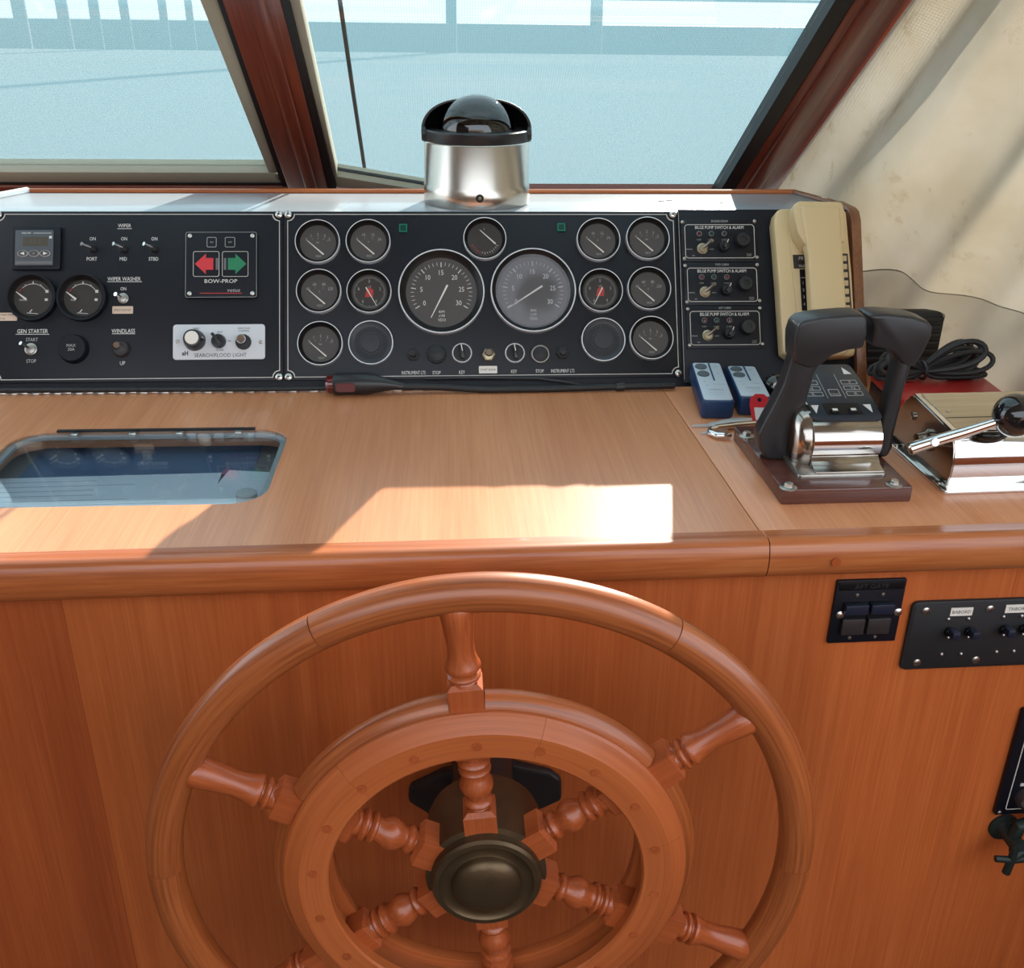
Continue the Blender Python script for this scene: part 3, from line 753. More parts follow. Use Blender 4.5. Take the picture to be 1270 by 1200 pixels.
gauge('hour_gauge', 'small hour dial with red hub and needle pointing lower left, beside tachometer', 745.6, 359.3, SR, 'hours', 'dial_dark', needle=((-.30, -.60), (.10, .18)), group='hour dials')
gauge('rudder_gauge', 'small gauge with a red scale between and above the two tachometers', 601.4, 295, SR*.975, 'rudder', 'dial_dark')
gauge('tachometer', 'large clear tachometer reading 0 to 30 with needle near two', 547.5, 360.5, .0548, 'tach', 'dial_grey', thick=.035, needle=((-.25, -.60), (.14, .17)), dr=.82)
gauge('tachometer', 'large foggy-glassed tachometer with needle resting at zero', 661.6, 359, .0548, 'tach', 'dial_pale', 'foggy_glass', thick=.035, needle=((-.60, -.41), (.22, .12)), dr=.82)
gauge('tank_gauge', 'black-rimmed tank gauge nearer the cream tag', 37.7, 367.5, .0302, 'tank', 'dial_dark', ring='plate_black', thick=.10, needle='WATER', dr=.76)
gauge('tank_gauge', 'black-rimmed tank gauge beside the wiper washer switch', 100, 367.5, .0302, 'tank', 'dial_dark', ring='plate_black', thick=.10, needle='FUEL', dr=.76)
def buzzer(px, py, label):
    u, v = at(px, py, PT+.007); t = thing('alarm_buzzer', label, 'buzzer', pw(u, v, PT), PROT, 'round slotted buzzers'); R = SR
    MB().lathe([(R*.97, 0), (R, .0006), (R, .006), (R*.99, .007), (R*.955, .007), (R*.95, .0064)], n=56, cap=False).build('rim_ring', 'ring_silver', t)
    MB().lathe([(R*.95, .0064), (R*.80, .0040), (R*.68, .0036), (R*.44, .0036), (R*.42, .0046), (1e-6, .0050)], n=48, cap=False).build('grille', 'buzzer_grey', t)
    sl = MB()
    for i in range(34):
        a = 2*PI*i/34; bar(sl, (R*.52*math.cos(a), R*.52*math.sin(a)), (R*.74*math.cos(a), R*.74*math.sin(a)), .0017, .0030, .0041)
    sl.build('slots', 'seal_black', t, smooth=False)
buzzer(459.7, 424.3, 'round black buzzer with radial slots next to the instrument lights knob')
buzzer(748.6, 420.5, 'round black buzzer with radial slots in the bilge-alarm half of the panel')

# ------------------------------------------------------------------ centre panel small parts
C = On(PC, pcu, pcv)
for px, py in ((500, 283), (696, 282)):
    x, y = C.p(px, py)
    b = MB().prism(rrect(x-.0052, x+.0052, y-.0052, y+.0052, .0006, 2), PT, PT+.0015).build('green_lamp', 'lamp_green', PC)
    MB().prism(rrect(x-.0036, x+.0036, y-.0036, y+.0036, .001, 2), PT+.0015, PT+.0019).build('lens', 'lamp_green_core', b)
for px in (512.5, 698):
    x, y = C.p(px, 440 if px < 600 else 438)
    b = MB().lathe([(.0085, PT), (.0085, PT+.003), (.0068, PT+.0042), (1e-6, PT+.0042)], (x, y, 0), 6).build('dimmer_nut', 'rubber_black', PC)
    MB().lathe([(.0045, PT+.004), (.0045, PT+.010), (.0035, PT+.011), (1e-6, PT+.011)], (x, y, 0), 16).build('spindle', 'plastic_black', b)
for px, py, mt in ((541.5, 439.5, 'rubber_black'), (670, 439.5, 'steel_dull')):
    x, y = C.p(px, py)
    b = MB().lathe([(.0122, PT), (.0122, PT+.003), (.0112, PT+.0042), (.0100, PT+.0042), (.0100, PT+.002)], (x, y, 0), 32, cap=False).build('stop_button', mt, PC)
    MB().lathe([(.0100, PT+.001), (.0096, PT+.0050), (.006, PT+.0068), (1e-6, PT+.0072)], (x, y, 0), 28).build('push_cap', 'rubber_black', b)
for px in (573, 638.5):
    x, y = C.p(px, 438)
    b = MB().lathe([(.0128, PT), (.0128, PT+.0024), (.0120, PT+.0034), (.0114, PT+.0034), (.0110, PT+.0022)], (x, y, 0), 36, cap=False).build('key_switch', 'ring_silver', PC)
    MB().lathe([(.0112, PT), (.0112, PT+.0024), (1e-6, PT+.0030)], (x, y, 0), 30).build('barrel', 'rubber_black', b)
    k = MB(); bar(k, (x+.0012, y-.008), (x-.0012, y+.0095), .0050, PT+.002, PT+.011, .0036); k.build('key_grip', 'plastic_black', b, bevel=.001)
    k = MB(); bar(k, (x+.0005, y+.001), (x-.0012, y+.0098), .0011, PT+.0105, PT+.0113); k.build('index_line', 'engraving', b, smooth=False)
x, y = C.p(606, 440.5)
b = MB().lathe([(.0088, PT), (.0088, PT+.004), (.0075, PT+.005), (1e-6, PT+.005)], (x, y, 0), 6).build('start_button', 'brass_worn', PC)
MB().lathe([(.005, PT+.004), (.0052, PT+.013), (.004, PT+.0145), (1e-6, PT+.0146)], (x, y+.001, 0), 20).build('plunger', 'chrome', b)
C.txt('INSTRUMENT LTS', 513, 462, 4.2, sx=.62); C.txt('STOP', 541.5, 462, 4.2, sx=.7); C.txt('KEY', 573, 461.5, 4.2, sx=.7)
C.txt('KEY', 637.5, 460.5, 4.2, sx=.7); C.txt('STOP', 669.5, 460, 4.2, sx=.7); C.txt('INSTRUMENT LTS', 698, 459.7, 4.2, sx=.62)
C.label('START SECUR', 605.3, 458.4, 22.5, 9.2, 2.4, 'label_white')

# ------------------------------------------------------------------ port switch panel
L = On(PL, plu, plv)
L.txt('WIPER', 154.5, 279.8, 4.6); L.line(145.5, 163.5, 283.6)
for px, n_ in ((114, 'PORT'), (153, 'MID'), (190.5, 'STBD')):
    L.txt('ON', px+1, 296, 4.2); L.txt(n_, px, 321, 4.4)
    L.toggle(px+.5, 308, -.0085, .0015, nut='gauge_black', L=.011)
L.txt('WIPER WASHER', 154, 345.8, 4.8); L.line(133, 176, 349.3)
L.txt('ON', 153, 358, 4); L.toggle(153, 370, -.005, .0015, nut='steel_dull', r=.0066, L=.012)
L.label('ESSUI GLACES', 152.3, 384.4, 24.5, 9.2, 2.5)
L.txt('GEN STARTER', 40.5, 410.6, 5); L.line(19.5, 61, 414.4); L.txt('START', 39.7, 421, 4.3, 'engraving_dim'); L.txt('STOP', 38.8, 447.6, 4.3, 'engraving_dim')
L.toggle(38.8, 433, -.0065, .0042, nut='steel_dull', r=.0075, L=.013)
L.txt('WINDLASS', 153, 410.3, 5); L.line(139, 167.5, 413.8); L.txt('UP', 152, 450.3, 4.6)
x, y = L.p(151, 433)
b = MB().lathe([(.0108, PT), (.0104, PT+.004), (.0085, PT+.006), (1e-6, PT+.006)], (x, y, 0), 26).build('windlass_button', 'rocker_brown', PL)
MB().lathe([(.0044, PT+.005), (.0052, PT+.013), (.0036, PT+.0155), (1e-6, PT+.0156)], (x-.002, y+.002, 0), 20).build('plunger', 'chrome', b)
x, y = L.p(92, 433)
b = MB().lathe([(.0185, PT), (.0180, PT+.003), (.0172, PT+.008), (.0160, PT+.0095), (1e-6, PT+.0098)], (x, y, 0), 40).build('socket_cap', 'panel_black', PL)
merge(textmb('MAX', .0036, x, y+.0026, PT+.0099), textmb('20A', .0036, x, y-.0022, PT+.0099)).build('lettering', 'engraving_dim', b, smooth=False)
L.label('WINDSCREEN TANK|FUEL', 4, 392.8, 33, 9.8, 2.2)

def local(px0, py0, px1, py1, w):
    """a plate given by its two pixel corners on the sloping panel"""
    c = at((px0+px1)/2, (py0+py1)/2, w); a = at(px0, (py0+py1)/2, w); b = at(px1, (py0+py1)/2, w); d = at((px0+px1)/2, py0, w); e = at((px0+px1)/2, py1, w)
    return c, (b[0]-a[0])/2, (d[1]-e[1])/2
# digital display
c, w, h = local(13.5, 280, 75, 334, PT+.004)
t = thing('digital_display', 'small square digital display with three oval keys on the switch panel', 'display', pw(*c, PT), PROT)
MB().prism(rrect(-w, w, -h, h, .003), 0, .004).build('surround', 'panel_black', t, bevel=.001)
cc, w2, h2 = local(18.5, 285, 66, 329, PT+.006)
ox, oy = cc[0]-c[0], cc[1]-c[1]
f = MB().prism(rrect(ox-w2, ox+w2, oy-h2, oy+h2, .0015), .004, .0058).build('face', 'display_grey', t, bevel=.0005)
MB().box(ox-w2*.58, ox+w2*.70, oy+h2*.10, oy+h2*.60, .0058, .0061).build('screen', 'lcd', t)
text('88.8', h2*.32, ox+w2*.06, oy+h2*.35, .0061, 'dial_grey', t, sx=.8)
for i, s in ((-1, -1), (0, 0), (1, 1)):
    k = MB().lathe([(.0064, .0058), (.0064, .0066), (.0056, .0070)], n=24, cap=False).xf(Matrix.Diagonal((1, .66, 1, 1))).shift(ox+i*w2*.58, oy-h2*.33).build('oval_key', 'engraving_dim', t)
    MB().lathe([(.0057, .0058), (.0054, .0067), (1e-6, .0068)], n=24).xf(Matrix.Diagonal((1, .64, 1, 1))).shift(ox+i*w2*.58, oy-h2*.33).build('cap', 'dial_grey', k)
    if s: MB().prism([(ox+i*w2*.58+s*.0032, oy-h2*.33), (ox+i*w2*.58-s*.002, oy-h2*.33+.0021), (ox+i*w2*.58-s*.002, oy-h2*.33-.0021)], .0068, .0070).build('arrow', 'engraving', k, smooth=False)
    else: text('SET', .0016, ox, oy-h2*.33, .0068, 'engraving_dim', k)
text('easy set', .0030, ox-w2*.42, oy+h2*.82, .0058, 'engraving', t, sx=.9, shear=.2)
MB().box(ox-w2*.05, ox+w2*.90, oy+h2*.80, oy+h2*.84, .0058, .0060).build('title_line', 'engraving_dim', t)
MB().box(ox-w2*.95, ox+w2*.95, oy-h2*.92, oy-h2*.76, .0058, .0060).build('maker_strip', 'arrow_grey', t)
MB().box(ox+w2*.78, ox+w2*.92, oy+h2*.52, oy+h2*.66, .0058, .0060).build('indicator', 'engraving', t)
# bow thruster panel
c, w, h = local(229.6, 287, 319, 369, PT+.004)
t = thing('bow_thruster_panel', 'square black bow thruster panel with red and green arrows', 'control panel', pw(*c, PT), PROT)
MB().prism(rrect(-w, w, -h, h, .003), 0, .004).build('plate', 'panel_black', t, bevel=.0006)
rline(-w+.0006, w-.0006, -h+.0006, h-.0006, .0025, .0004, .004, .0042).build('edge_line', 'engraving_dim', t, smooth=False)
for sx in (-1, 1):
    for sy in (-1, 1): screw_mb(sx*(w-.0058), sy*(h-.0055), .0026, .004, .0056).build('screw', 'screw_steel', t)
for px0, px1, s in ((256.5, 268.5, 'ON'), (279, 291.5, 'OFF')):
    (a, w3, h3) = local(px0, 294, px1, 306.5, PT+.004); x, y = a[0]-c[0], a[1]-c[1]
    k = rline(x-w3, x+w3, y-h3, y+h3, .0018, .0006, .004, .0043).build('membrane_key', 'engraving_dim', t, smooth=False)
    text(s, .0022, x, y, .004, 'engraving_dim', k)
for px0, px1, sg, mt in ((239.5, 272, -1, 'arrow_red'), (275.5, 308, 1, 'arrow_green')):
    (a, w3, h3) = local(px0, 311.5, px1, 343, PT+.004); x, y = a[0]-c[0], a[1]-c[1]
    k = rline(x-w3, x+w3, y-h3, y+h3, .0026, .0006, .004, .0043).build('arrow_key', 'border_pale', t, smooth=False)
    q = [(-.85, 0), (-.02, .80), (-.02, .46), (.55, .46), (.55, -.46), (-.02, -.46), (-.02, -.80)]
    MB().prism([(x-sg*p_[0]*w3, y+p_[1]*h3) for p_ in q], .004, .0047).build('arrow', mt, k, smooth=False)
    MB().box(x-sg*.80*w3-.0011, x-sg*.80*w3+.0011+.0008, y-.46*h3, y+.46*h3, .004, .0045).build('tail_bar', 'arrow_grey', k, smooth=False)
px_, py_ = at(274, 348.5, PT+.004); text('BOW-PROP', .0048, px_-c[0], py_-c[1], .004, 'engraving', t, sx=1.15)
px_, py_ = at(290, 360, PT+.004); text('vetus', .0038, px_-c[0], py_-c[1], .004, 'engraving_dim', t, sx=1.1, shear=.25)
a = at(248, 363.5, PT+.004); b = at(300, 363.5, PT+.004); bar(MB(), (a[0]-c[0], a[1]-c[1]), (b[0]-c[0], b[1]-c[1]), .0009, .004, .0042).build('red_line', 'mark_red', t, smooth=False)
# searchlight panel
c, w, h = local(214.6, 402, 328.8, 445.5, PT+.002)
t = thing('searchlight_panel', 'white rounded searchlight control plate with three black knobs', 'control panel', pw(*c, PT), PROT)
MB().prism(rrect(-w, w, -h, h, .004), 0, .002).build('plate', 'white_plate', t, bevel=.0004)
def sl_p(px, py, z=.002): q = at(px, py, PT+z); return q[0]-c[0], q[1]-c[1]
for px, py in ((220.2, 423.3), (323.5, 424)): x, y = sl_p(px, py); screw_mb(x, y, .0024, .002, .0034).build('screw', 'steel_dull', t)
x, y = sl_p(241.5, 422); k = MB().lathe([(.0135, .002), (.0132, .006), (.0115, .014), (.0105, .017), (.0085, .0175)], (x, y, 0), 32, cap=False).build('speed_knob', 'plastic_black', t)
MB().lathe([(.0086, .0173), (.0078, .0180), (1e-6, .0180)], (x, y, 0), 28).build('cap', 'label_white', k)
bar(MB(), (x+.009, y+.001), (x+.0125, y+.0013), .0008, .006, .014).build('pointer', 'engraving', k, smooth=False)
x, y = sl_p(271.5, 423.2); k = MB().lathe([(.0090, .002), (.0088, .006), (.0075, .010), (1e-6, .0104)], (x, y, 0), 28).build('selector_knob', 'plastic_black', t)
kk = MB(); bar(kk, (x+.004, y-.006), (x-.006, y+.0078), .0046, .009, .017, .0038); kk.build('pointer', 'plastic_black', k, bevel=.0012)
x, y = sl_p(302, 424); k = MB().lathe([(.0098, .002), (.0094, .005), (.0072, .006), (1e-6, .0058)], (x, y, 0), 28).build('joystick_boot', 'rubber_black', t)
MB().lathe([(.0054, .005), (.0058, .013), (.0046, .0148), (1e-6, .015)], (x-.0012, y+.0018, 0), 22).build('joystick', 'chrome', k)
for s, px, py, hh, sx in (('SPEED', 243.5, 407.3, 2.2, .9), ('SPOT', 272.8, 411.6, 2.2, .9), ('OFF', 284.5, 422.8, 2.0, .9), ('FLOOD', 272.7, 433.8, 2.2, .9), ('DIRECTION', 302.5, 406.9, 2.2, .9), ('CONTROL', 302.5, 410.2, 2.2, .9), ('SEARCH/FLOOD LIGHT', 273.5, 440.2, 4.6, .92)):
    x, y = sl_p(px, py); text(s, hh*.00103, x, y, .002, 'ink', t, sx=sx)
x, y = sl_p(229.5, 438); text('aH', .0056, x, y, .002, 'ink', t, sx=.9, bold=.03)

# ------------------------------------------------------------------ bilge alarm panels
c1 = None
def bilge(dy, dx, header, label):
    P = lambda px, py, z=.0022: at(px+dx, py+dy, PT+z)
    c = P(892.5, 297.5); t = thing('bilge_alarm_panel', label, 'control panel', pw(*c, PT), PROT, 'bilge pump alarm panels')
    def q(px, py, z=.0022): a = P(px, py, z); return a[0]-c[0], a[1]-c[1]
    x0, y1 = q(844, 271.5); x1, y0 = q(941, 324)
    MB().prism(rrect(x0, x1, y0, y1, .002), 0, .0022).build('plate', 'plate_black', t, bevel=.0004)
    a, b = q(848.6, 278.2); d, e = q(937, 320)
    rline(a, d, e, b, .0045, .0008, .0022, .0024).build('border_line', 'border_pale', t, smooth=False)
    for px, py in ((846.5, 275.5), (935.8, 274.4), (849, 320.6), (939, 319)):
        x, y = q(px, py); screw_mb(x, y, .0023, .0022, .0038).build('screw', 'screw_steel', t)
    x, y = q(892.3, 274.2); text(header, .0030, x, y, .0022, 'engraving_dim', t, sx=.75)
    x, y = q(892, 282); text('BILGE PUMP SWITCH & ALARM', .0042, x, y, .0022, 'engraving', t, sx=.78)
    for px, s, mt in ((867, 'PUMP', 'lens_red'), (882, 'POWER', 'lamp_green_core'), (898, 'ALARM', 'lens_red' if dy else 'ink')):
        x, y = q(px, 289.9); k = MB().lathe([(.0036, .0022), (.0036, .0036), (.0026, .0042), (.0024, .0036)], (x, y, 0), 20, cap=False).build('indicator_lamp', 'arrow_grey', t)
        MB().lathe([(.0025, .0030), (.0020, .0042), (1e-6, .0045)], (x, y, 0), 14).build('lens', mt, k)
        x, y = q(px, 297.3); text(s, .0018, x, y, .0022, 'engraving_dim', t)
    x, y = q(871, 308.5); k = MB().lathe([(.0072, .0022), (.0072, .0040), (.0055, .0050), (.0055, .0070), (1e-6, .0072)], (x, y, 0), 20).build('toggle_switch', 'brass_worn', t)
    MB().tube([(x, y, .006), (x+.006, y+.004, .012), (x+.009, y+.0065, .0175)], [.0018, .0022, .0028], 10).build('lever', 'steel_dull', k)
    x, y = q(897, 306); k = MB().lathe([(.0080, .0022), (.0078, .006), (.0062, .010), (1e-6, .0104)], (x, y, 0), 26).build('selector_knob', 'plastic_black', t)
    kk = MB(); bar(kk, (x-.002, y-.005), (x+.003, y+.006), .0042, .009, .0175, .0036); kk.build('pointer', 'plastic_black', k, bevel=.001)
    bar(MB(), (x+.0012, y+.001), (x+.0030, y+.0052), .0008, .0174, .0178).build('index_line', 'engraving', k, smooth=False)
    x, y = q(920, 299); k = MB().lathe([(.0096, .0022), (.0094, .009), (.0084, .0105), (.0040, .0105), (.0036, .0095), (1e-6, .0095)], (x, y, 0), 30).build('buzzer_knob', 'plastic_black', t)
    for s, px, py, hh in (('MANUAL', 855, 309, 1.6), ('AUTO', 882.5, 309, 1.6), ('OFF', 860, 317, 1.6), ('SOUND', 929, 315, 1.5), ('ALARM', 929, 317, 1.5)):
        x, y = q(px, py); text(s, hh*.00103, x, y, .0022, 'engraving_dim', t)
bilge(0, 0, 'ENGINE ROOM', 'bilge alarm panel headed ENGINE ROOM, topmost of the three')
bilge(53.8, 3.2, 'FWD CABIN', 'bilge alarm panel headed FWD CABIN, middle one of the three')
bilge(107.5, 6.6, 'AFT CABIN', 'bilge alarm panel headed AFT CABIN, lowest, above the blue remotes')

# ------------------------------------------------------------------ telephone
WB = .024
pb = lambda px, py, w=PT+WB: at(px, py, w)
c = pb(1010, 440); tp = thing('telephone', 'cream wall telephone body on the end of the sloping panel', 'telephone', pw(*c, PT), PROT)
rel = lambda px, py, w=PT+WB: (pb(px, py, w)[0]-c[0], pb(px, py, w)[1]-c[1])
out = [rel(*q) for q in ((963, 262), (968, 258.5), (1043, 256), (1050, 262), (1057, 340), (1062, 430), (1060, 441), (982, 444), (972, 437), (966, 345), (960.5, 275))]
MB().prism(out, 0, WB).build('housing', 'cream_plastic', tp, bevel=.006, seg=3)
lip = [rel(*q) for q in ((976, 262), (1046, 259), (1053, 340), (1057, 425), (992, 428), (983, 345))]
MB().prism(lip, WB, WB+.0025).build('cradle_tray', 'cream_plastic', tp, bevel=.0012)
zt = WB+.0025; rl = lambda px, py: rel(px, py, PT+zt)
lab = MB().prism([rl(983, 316), (rl(1010, 316)), rl(1011, 333), rl(984.5, 333)], zt, zt+.0008).build('name_label', 'rocker_brown', tp)
x, y = rl(993, 320.5); text('PR', .0045, x, y, zt+.0008, 'engraving', lab, sx=.9, shear=.2)
x, y = rl(994.5, 330); text('TELEP', .0026, x, y, zt+.0008, 'engraving', lab, sx=.9)
kp = MB().prism([rl(991.5, 334), rl(1012, 334), rl(1014, 385), rl(994.5, 385)], zt, zt+.0008).build('keypad_strip', 'gauge_black', tp)
a = rl(993, 344.5); b = rl(1010, 344.5); bar(MB(), a, b, .0004, zt+.0008, zt+.0010).build('strip_line', 'engraving', kp, smooth=False)
for i, s in enumerate('1234'):
    x, y = rl(995.8+i*.5, 351+i*8.7); text(s, .0036, x, y, zt+.0008, 'engraving', kp); x, y = rl(1001.5+i*.5, 351+i*8.7); text(s, .0036, x, y, zt+.0008, 'engraving', kp)
ks = MB().prism([rl(1044, 314.5), rl(1051.2, 314.5), rl(1057, 396), rl(1049, 396)], zt, zt+.0006).build('key_recess', 'rocker_brown', tp)
for i in range(8):
    x, y = rl(1046.8+i*.72, 321+i*10.2)
    MB().prism(rrect(x-.0040, x+.0022, y-.0034, y+.0034, .0005, 2), zt+.0006, zt+.0030).build('memory_key', 'cream_key', ks)
# handset resting in the cradle
zh = zt+.0005
H1 = zh+.024
hp = lambda px, py, w=PT+H1: (at(px, py, w)[0]-c[0], at(px, py, w)[1]-c[1])
hs = thing('telephone_handset', 'cream telephone handset lying in its cradle', 'handset', pw(*c, PT), PROT)
ear = [hp(*q) for q in ((985.5, 253), (991, 249), (1043, 250), (1046, 254), (1048, 300), (1003, 306), (999, 303), (990, 290), (985, 268))]
MB().prism(ear, zh, H1+.001).build('earpiece', 'cream_plastic', hs, bevel=.0055, seg=3)
grip = [hp(*q) for q in ((991, 256), (1041, 256), (1044, 310), (1050, 400), (1052, 425), (1008, 428), (1005, 385), (1001.5, 318), (999, 300))]
MB().prism(grip, zh+.010, H1+.0045).build('handle', 'cream_plastic', hs, bevel=.004, seg=3)
mo_ = [hp(*q) for q in ((1000, 396), (1050, 394), (1055, 432), (1049, 440), (1000, 442), (993, 436))]
MB().prism(mo_, zh, H1+.001).build('mouthpiece', 'cream_plastic', hs, bevel=.0055, seg=3)

# ------------------------------------------------------------------ compass
CX, CY, CRD = .0405, 1.3970, .0708
cp = thing('binnacle_compass', 'binnacle compass with brushed steel drum and black domed top on the deck', 'compass', (CX, CY, ZT))
yfr = CY-CRD
z1 = hy(592, 181.5, yfr).z-ZT; z2 = hy(592, 166.5, yfr).z-ZT; zg = hy(592, 236, yfr).z-ZT
R_ = CRD
MB().lathe([(R_*.985, 0), (R_, .0015), (R_, zg-.001), (R_*.985, zg+.0008), (R_*.98, z1-.0015), (R_*.965, z1)], n=72).build('drum', 'brushed_steel', cp)
MB().lathe([(R_*.955, z1), (R_*.965, z1+.001), (R_*.965, z2-.0015), (R_*.94, z2), (R_*.72, z2)], n=72, cap=False).build('collar', 'plastic_black', cp)
ps = hy(595, 246, yfr); 
sc_ = MB().lathe([(.0052, -.001), (.0052, .0012), (.0040, .0016), (.0036, .0008), (1e-6, .0008)], n=20, M=Mp).shift(ps.x-CX, -R_, ps.z-ZT).build('light_plug', 'ink', cp)
MB().lathe([(.0020, .0008), (1e-6, .0018)], n=12, M=Mp).shift(ps.x-CX, -R_, ps.z-ZT).build('pin', 'brass_worn', sc_)
ztop = hy(592, 117, CY).z-ZT
dr_, dh = .0500, ztop-z2
dome = MB().lathe([(dr_*math.cos(rad(a)), z2+dh*math.sin(rad(a))) for a in range(0, 90, 5)]+[(1e-6, z2+dh)], n=56, cap=False).build('dome', 'smoke_dome', cp)
MB().lathe([(R_*.72, z2-.001), (dr_*.90, z2-.004), (dr_*.86, z2-.012), (1e-6, z2-.014)], n=48, cap=False).build('bowl', 'ink', cp)
card = MB().lathe([(dr_*.80, z2-.004), (dr_*.78, z2+.0), (1e-6, z2+.006)], n=40, cap=False).build('compass_card', 'gauge_black', cp)
mb = MB()
for i in range(36):
    a = 2*PI*i/36; bar(mb, (dr_*.60*math.cos(a), dr_*.60*math.sin(a)), (dr_*(.70)*math.cos(a), dr_*.70*math.sin(a)), .0007, z2+.0020, z2+.0023)
mb.build('card_marks', 'engraving_dim', card, smooth=False)
MB().tube([(-.001, -dr_*.86, z2-.002), (-.001, -dr_*.86, z2+.0145)], .0007, 8).build('lubber_pin', 'label_cream', cp)
# swung-back hood
mb = MB(); nu, nv = 30, 14; v = []; f = []
for sh in (1.0, .955):
    for j in range(nv+1):
        el = rad(90)*j/nv
        for i in range(nu+1):
            az = rad(-4)+rad(188)*i/nu
            v.append((.0728*sh*math.cos(az)*max(0, math.cos(el))**.75, .0700*sh*math.sin(az)*max(0, math.cos(el))**.75, z2-.004+.0415*sh*math.sin(el)**.9))
W_ = nu+1; O_ = (nv+1)*W_
for j in range(nv):
    for i in range(nu):
        a = j*W_+i; f += [(a, a+1, a+W_+1, a+W_), (O_+a, O_+a+W_, O_+a+W_+1, O_+a+1)]
for j in range(nv):
    for i in (0, nu):
        a = j*W_+i; f.append((a, a+W_, O_+a+W_, O_+a))
for i in range(nu): f.append((i, O_+i, O_+i+1, i+1))
mb.add(v, f); mb.build('hood', 'plastic_black', cp)
for s in (-1, 1):
    MB().lathe([(.010, -.0015), (.010, .0025), (.008, .0040), (1e-6, .0042)], n=22, M=Matrix.Rotation(s*PI/2, 4, 'Y')).shift(s*R_*.965, -.002, z2-.006).build('hood_pivot', 'plastic_black', cp)

# ------------------------------------------------------------------ twin-lever engine control
BX, BY, BH = .3845, .9480, .0165
ec = thing('engine_control', 'twin-lever engine control with black grips on a varnished mahogany block', 'throttle', (BX, BY, 0), (0, 0, rad(1.0)))
Mi = (Matrix.Translation(ec.location) @ Euler(ec.rotation_euler).to_matrix().to_4x4()).inverted()
lc = lambda p: Mi @ Vector(p)
block = MB().box(-.0655, .0655, -.0845, .0835, 0, BH).build('base_block', 'mahogany_base', ec, bevel=.0018)
for px, py in ((926, 537.6), (977.6, 601.7), (1109, 598)):
    p = lc(tbl(px, py+3, BH)); b = MB().lathe([(.0085, BH), (.0085, BH+.0008), (.0070, BH+.0016), (1e-6, BH+.0016)], (p.x, p.y, 0), 22).build('washer', 'steel_dull', block)
    MB().lathe([(.0044, BH+.001), (.0044, BH+.0048), (.0036, BH+.0054), (1e-6, BH+.0054)], (p.x, p.y, 0), 6).build('bolt', 'screw_steel', block)
def yz_ext(prof, x0, x1):
    n = len(prof); mb = MB()
    mb.add([(x0, y, z) for y, z in prof]+[(x1, y, z) for y, z in prof], [tuple(range(n)), tuple(range(2*n-1, n-1, -1))]+[(i, n+i, n+(i+1) % n, (i+1) % n) for i in range(n)]); return mb
yl = lambda Y: Y-BY
HX0, HX1 = -.0245, .0460
prof = [(yl(.889), BH), (yl(.889), BH+.006), (yl(.900), BH+.0085), (yl(.905), BH+.013)]
for i in range(9):
    a = rad(215-i*12.5); prof.append((yl(.9265)+.0235*math.cos(a), .0455+.0235*math.sin(a)))
prof += [(yl(.9200), .0640), (yl(1.004), .0895), (yl(1.012), .082), (yl(1.014), BH)]
body = yz_ext(prof, HX0, HX1).build('housing', 'pewter', ec, bevel=.0008)
# bright band on the front roller
band = []
for i in range(7):
    a = rad(207-i*9); band.append((yl(.9265)+.0243*math.cos(a), .0455+.0243*math.sin(a)))
band += [(yl(.9265)+.015*math.cos(rad(153)), .0455+.015*math.sin(rad(153))), (yl(.9265)+.015*math.cos(rad(207)), .0455+.015*math.sin(rad(207)))]
yz_ext(band, HX0+.0004, HX1-.0004).build('bright_band', 'chrome', body, ang=60)
# foot flange and domed side cover
MB().prism(rrect(-.0425, .0475, yl(.886), yl(1.02), .004), BH-.0005, BH+.0045).build('foot_flange', 'steel_dull', ec, bevel=.0012)
sc = MB().lathe([(.042, 0), (.0415, .006), (.037, .013), (.028, .0165), (1e-6, .0175)], n=40, M=Matrix.Rotation(-PI/2, 4, 'Y')).shift(HX0+.001, yl(.948), .0375)
sc.v = [(x, y, max(z, BH+.003)) for x, y, z in sc.v]
sc.build('side_cover', 'pewter', ec)
# keypad on top, sloping up away from the helmsman
a, b = (yl(.9160), .0630), (yl(1.0060), .0905); th = .0062
kd = Vector((0, b[0]-a[0], b[1]-a[1])).normalized(); kl = math.hypot(b[0]-a[0], b[1]-a[1])
kn_ = kd.cross(Vector((-1, 0, 0))); kn_ = kn_ if kn_.z > 0 else -kn_
KM = Matrix(((1, 0, 0, (HX0+HX1)/2), (0, kd.y, kn_.y, a[0]), (0, kd.z, kn_.z, a[1]), (0, 0, 0, 1)))
hw = (HX1-HX0)/2+.002
ko = [(-hw+.006, 0), (hw-.003, 0), (hw, .004), (hw, kl*.55), (hw-.004, kl*.96), (hw-.008, kl), (-hw+.018, kl), (-hw+.001, kl*.60), (-hw, kl*.50), (-hw, .008)]
keypad = MB().prism(ko, 0, th).xf(KM).build('keypad', 'keypad_blue', ec, bevel=.0015)
def kbox(x0, x1, y0, y1, nm, mat, z0=th, z1=th+.0004, line=False):
    q = rline(x0, x1, y0, y1, .0006, .0005, z0, z1, 2) if line else MB().box(x0, x1, y0, y1, z0, z1)
    return q.xf(KM).build(nm, mat, keypad, smooth=False)
for i in range(3):
    for s in (-1, 1): 
        k = kbox(s*.021-.0085, s*.021+.0085, kl*.40+i*kl*.105, kl*.40+i*kl*.105+kl*.075, 'key_outline', 'engraving_dim', line=True)
        textmb('RNF'[i], .0045, s*.0225, kl*.4375+i*kl*.105, th).xf(KM).build('key_letter', 'engraving_dim', keypad, smooth=False)
kbox(-.0055, .0055, kl*.40, kl*.52, 'key_outline', 'engraving_dim', line=True)
textmb('SYNC', .0036, 0, kl*.43, th, .8).xf(KM).build('key_letter', 'engraving_dim', keypad, smooth=False)
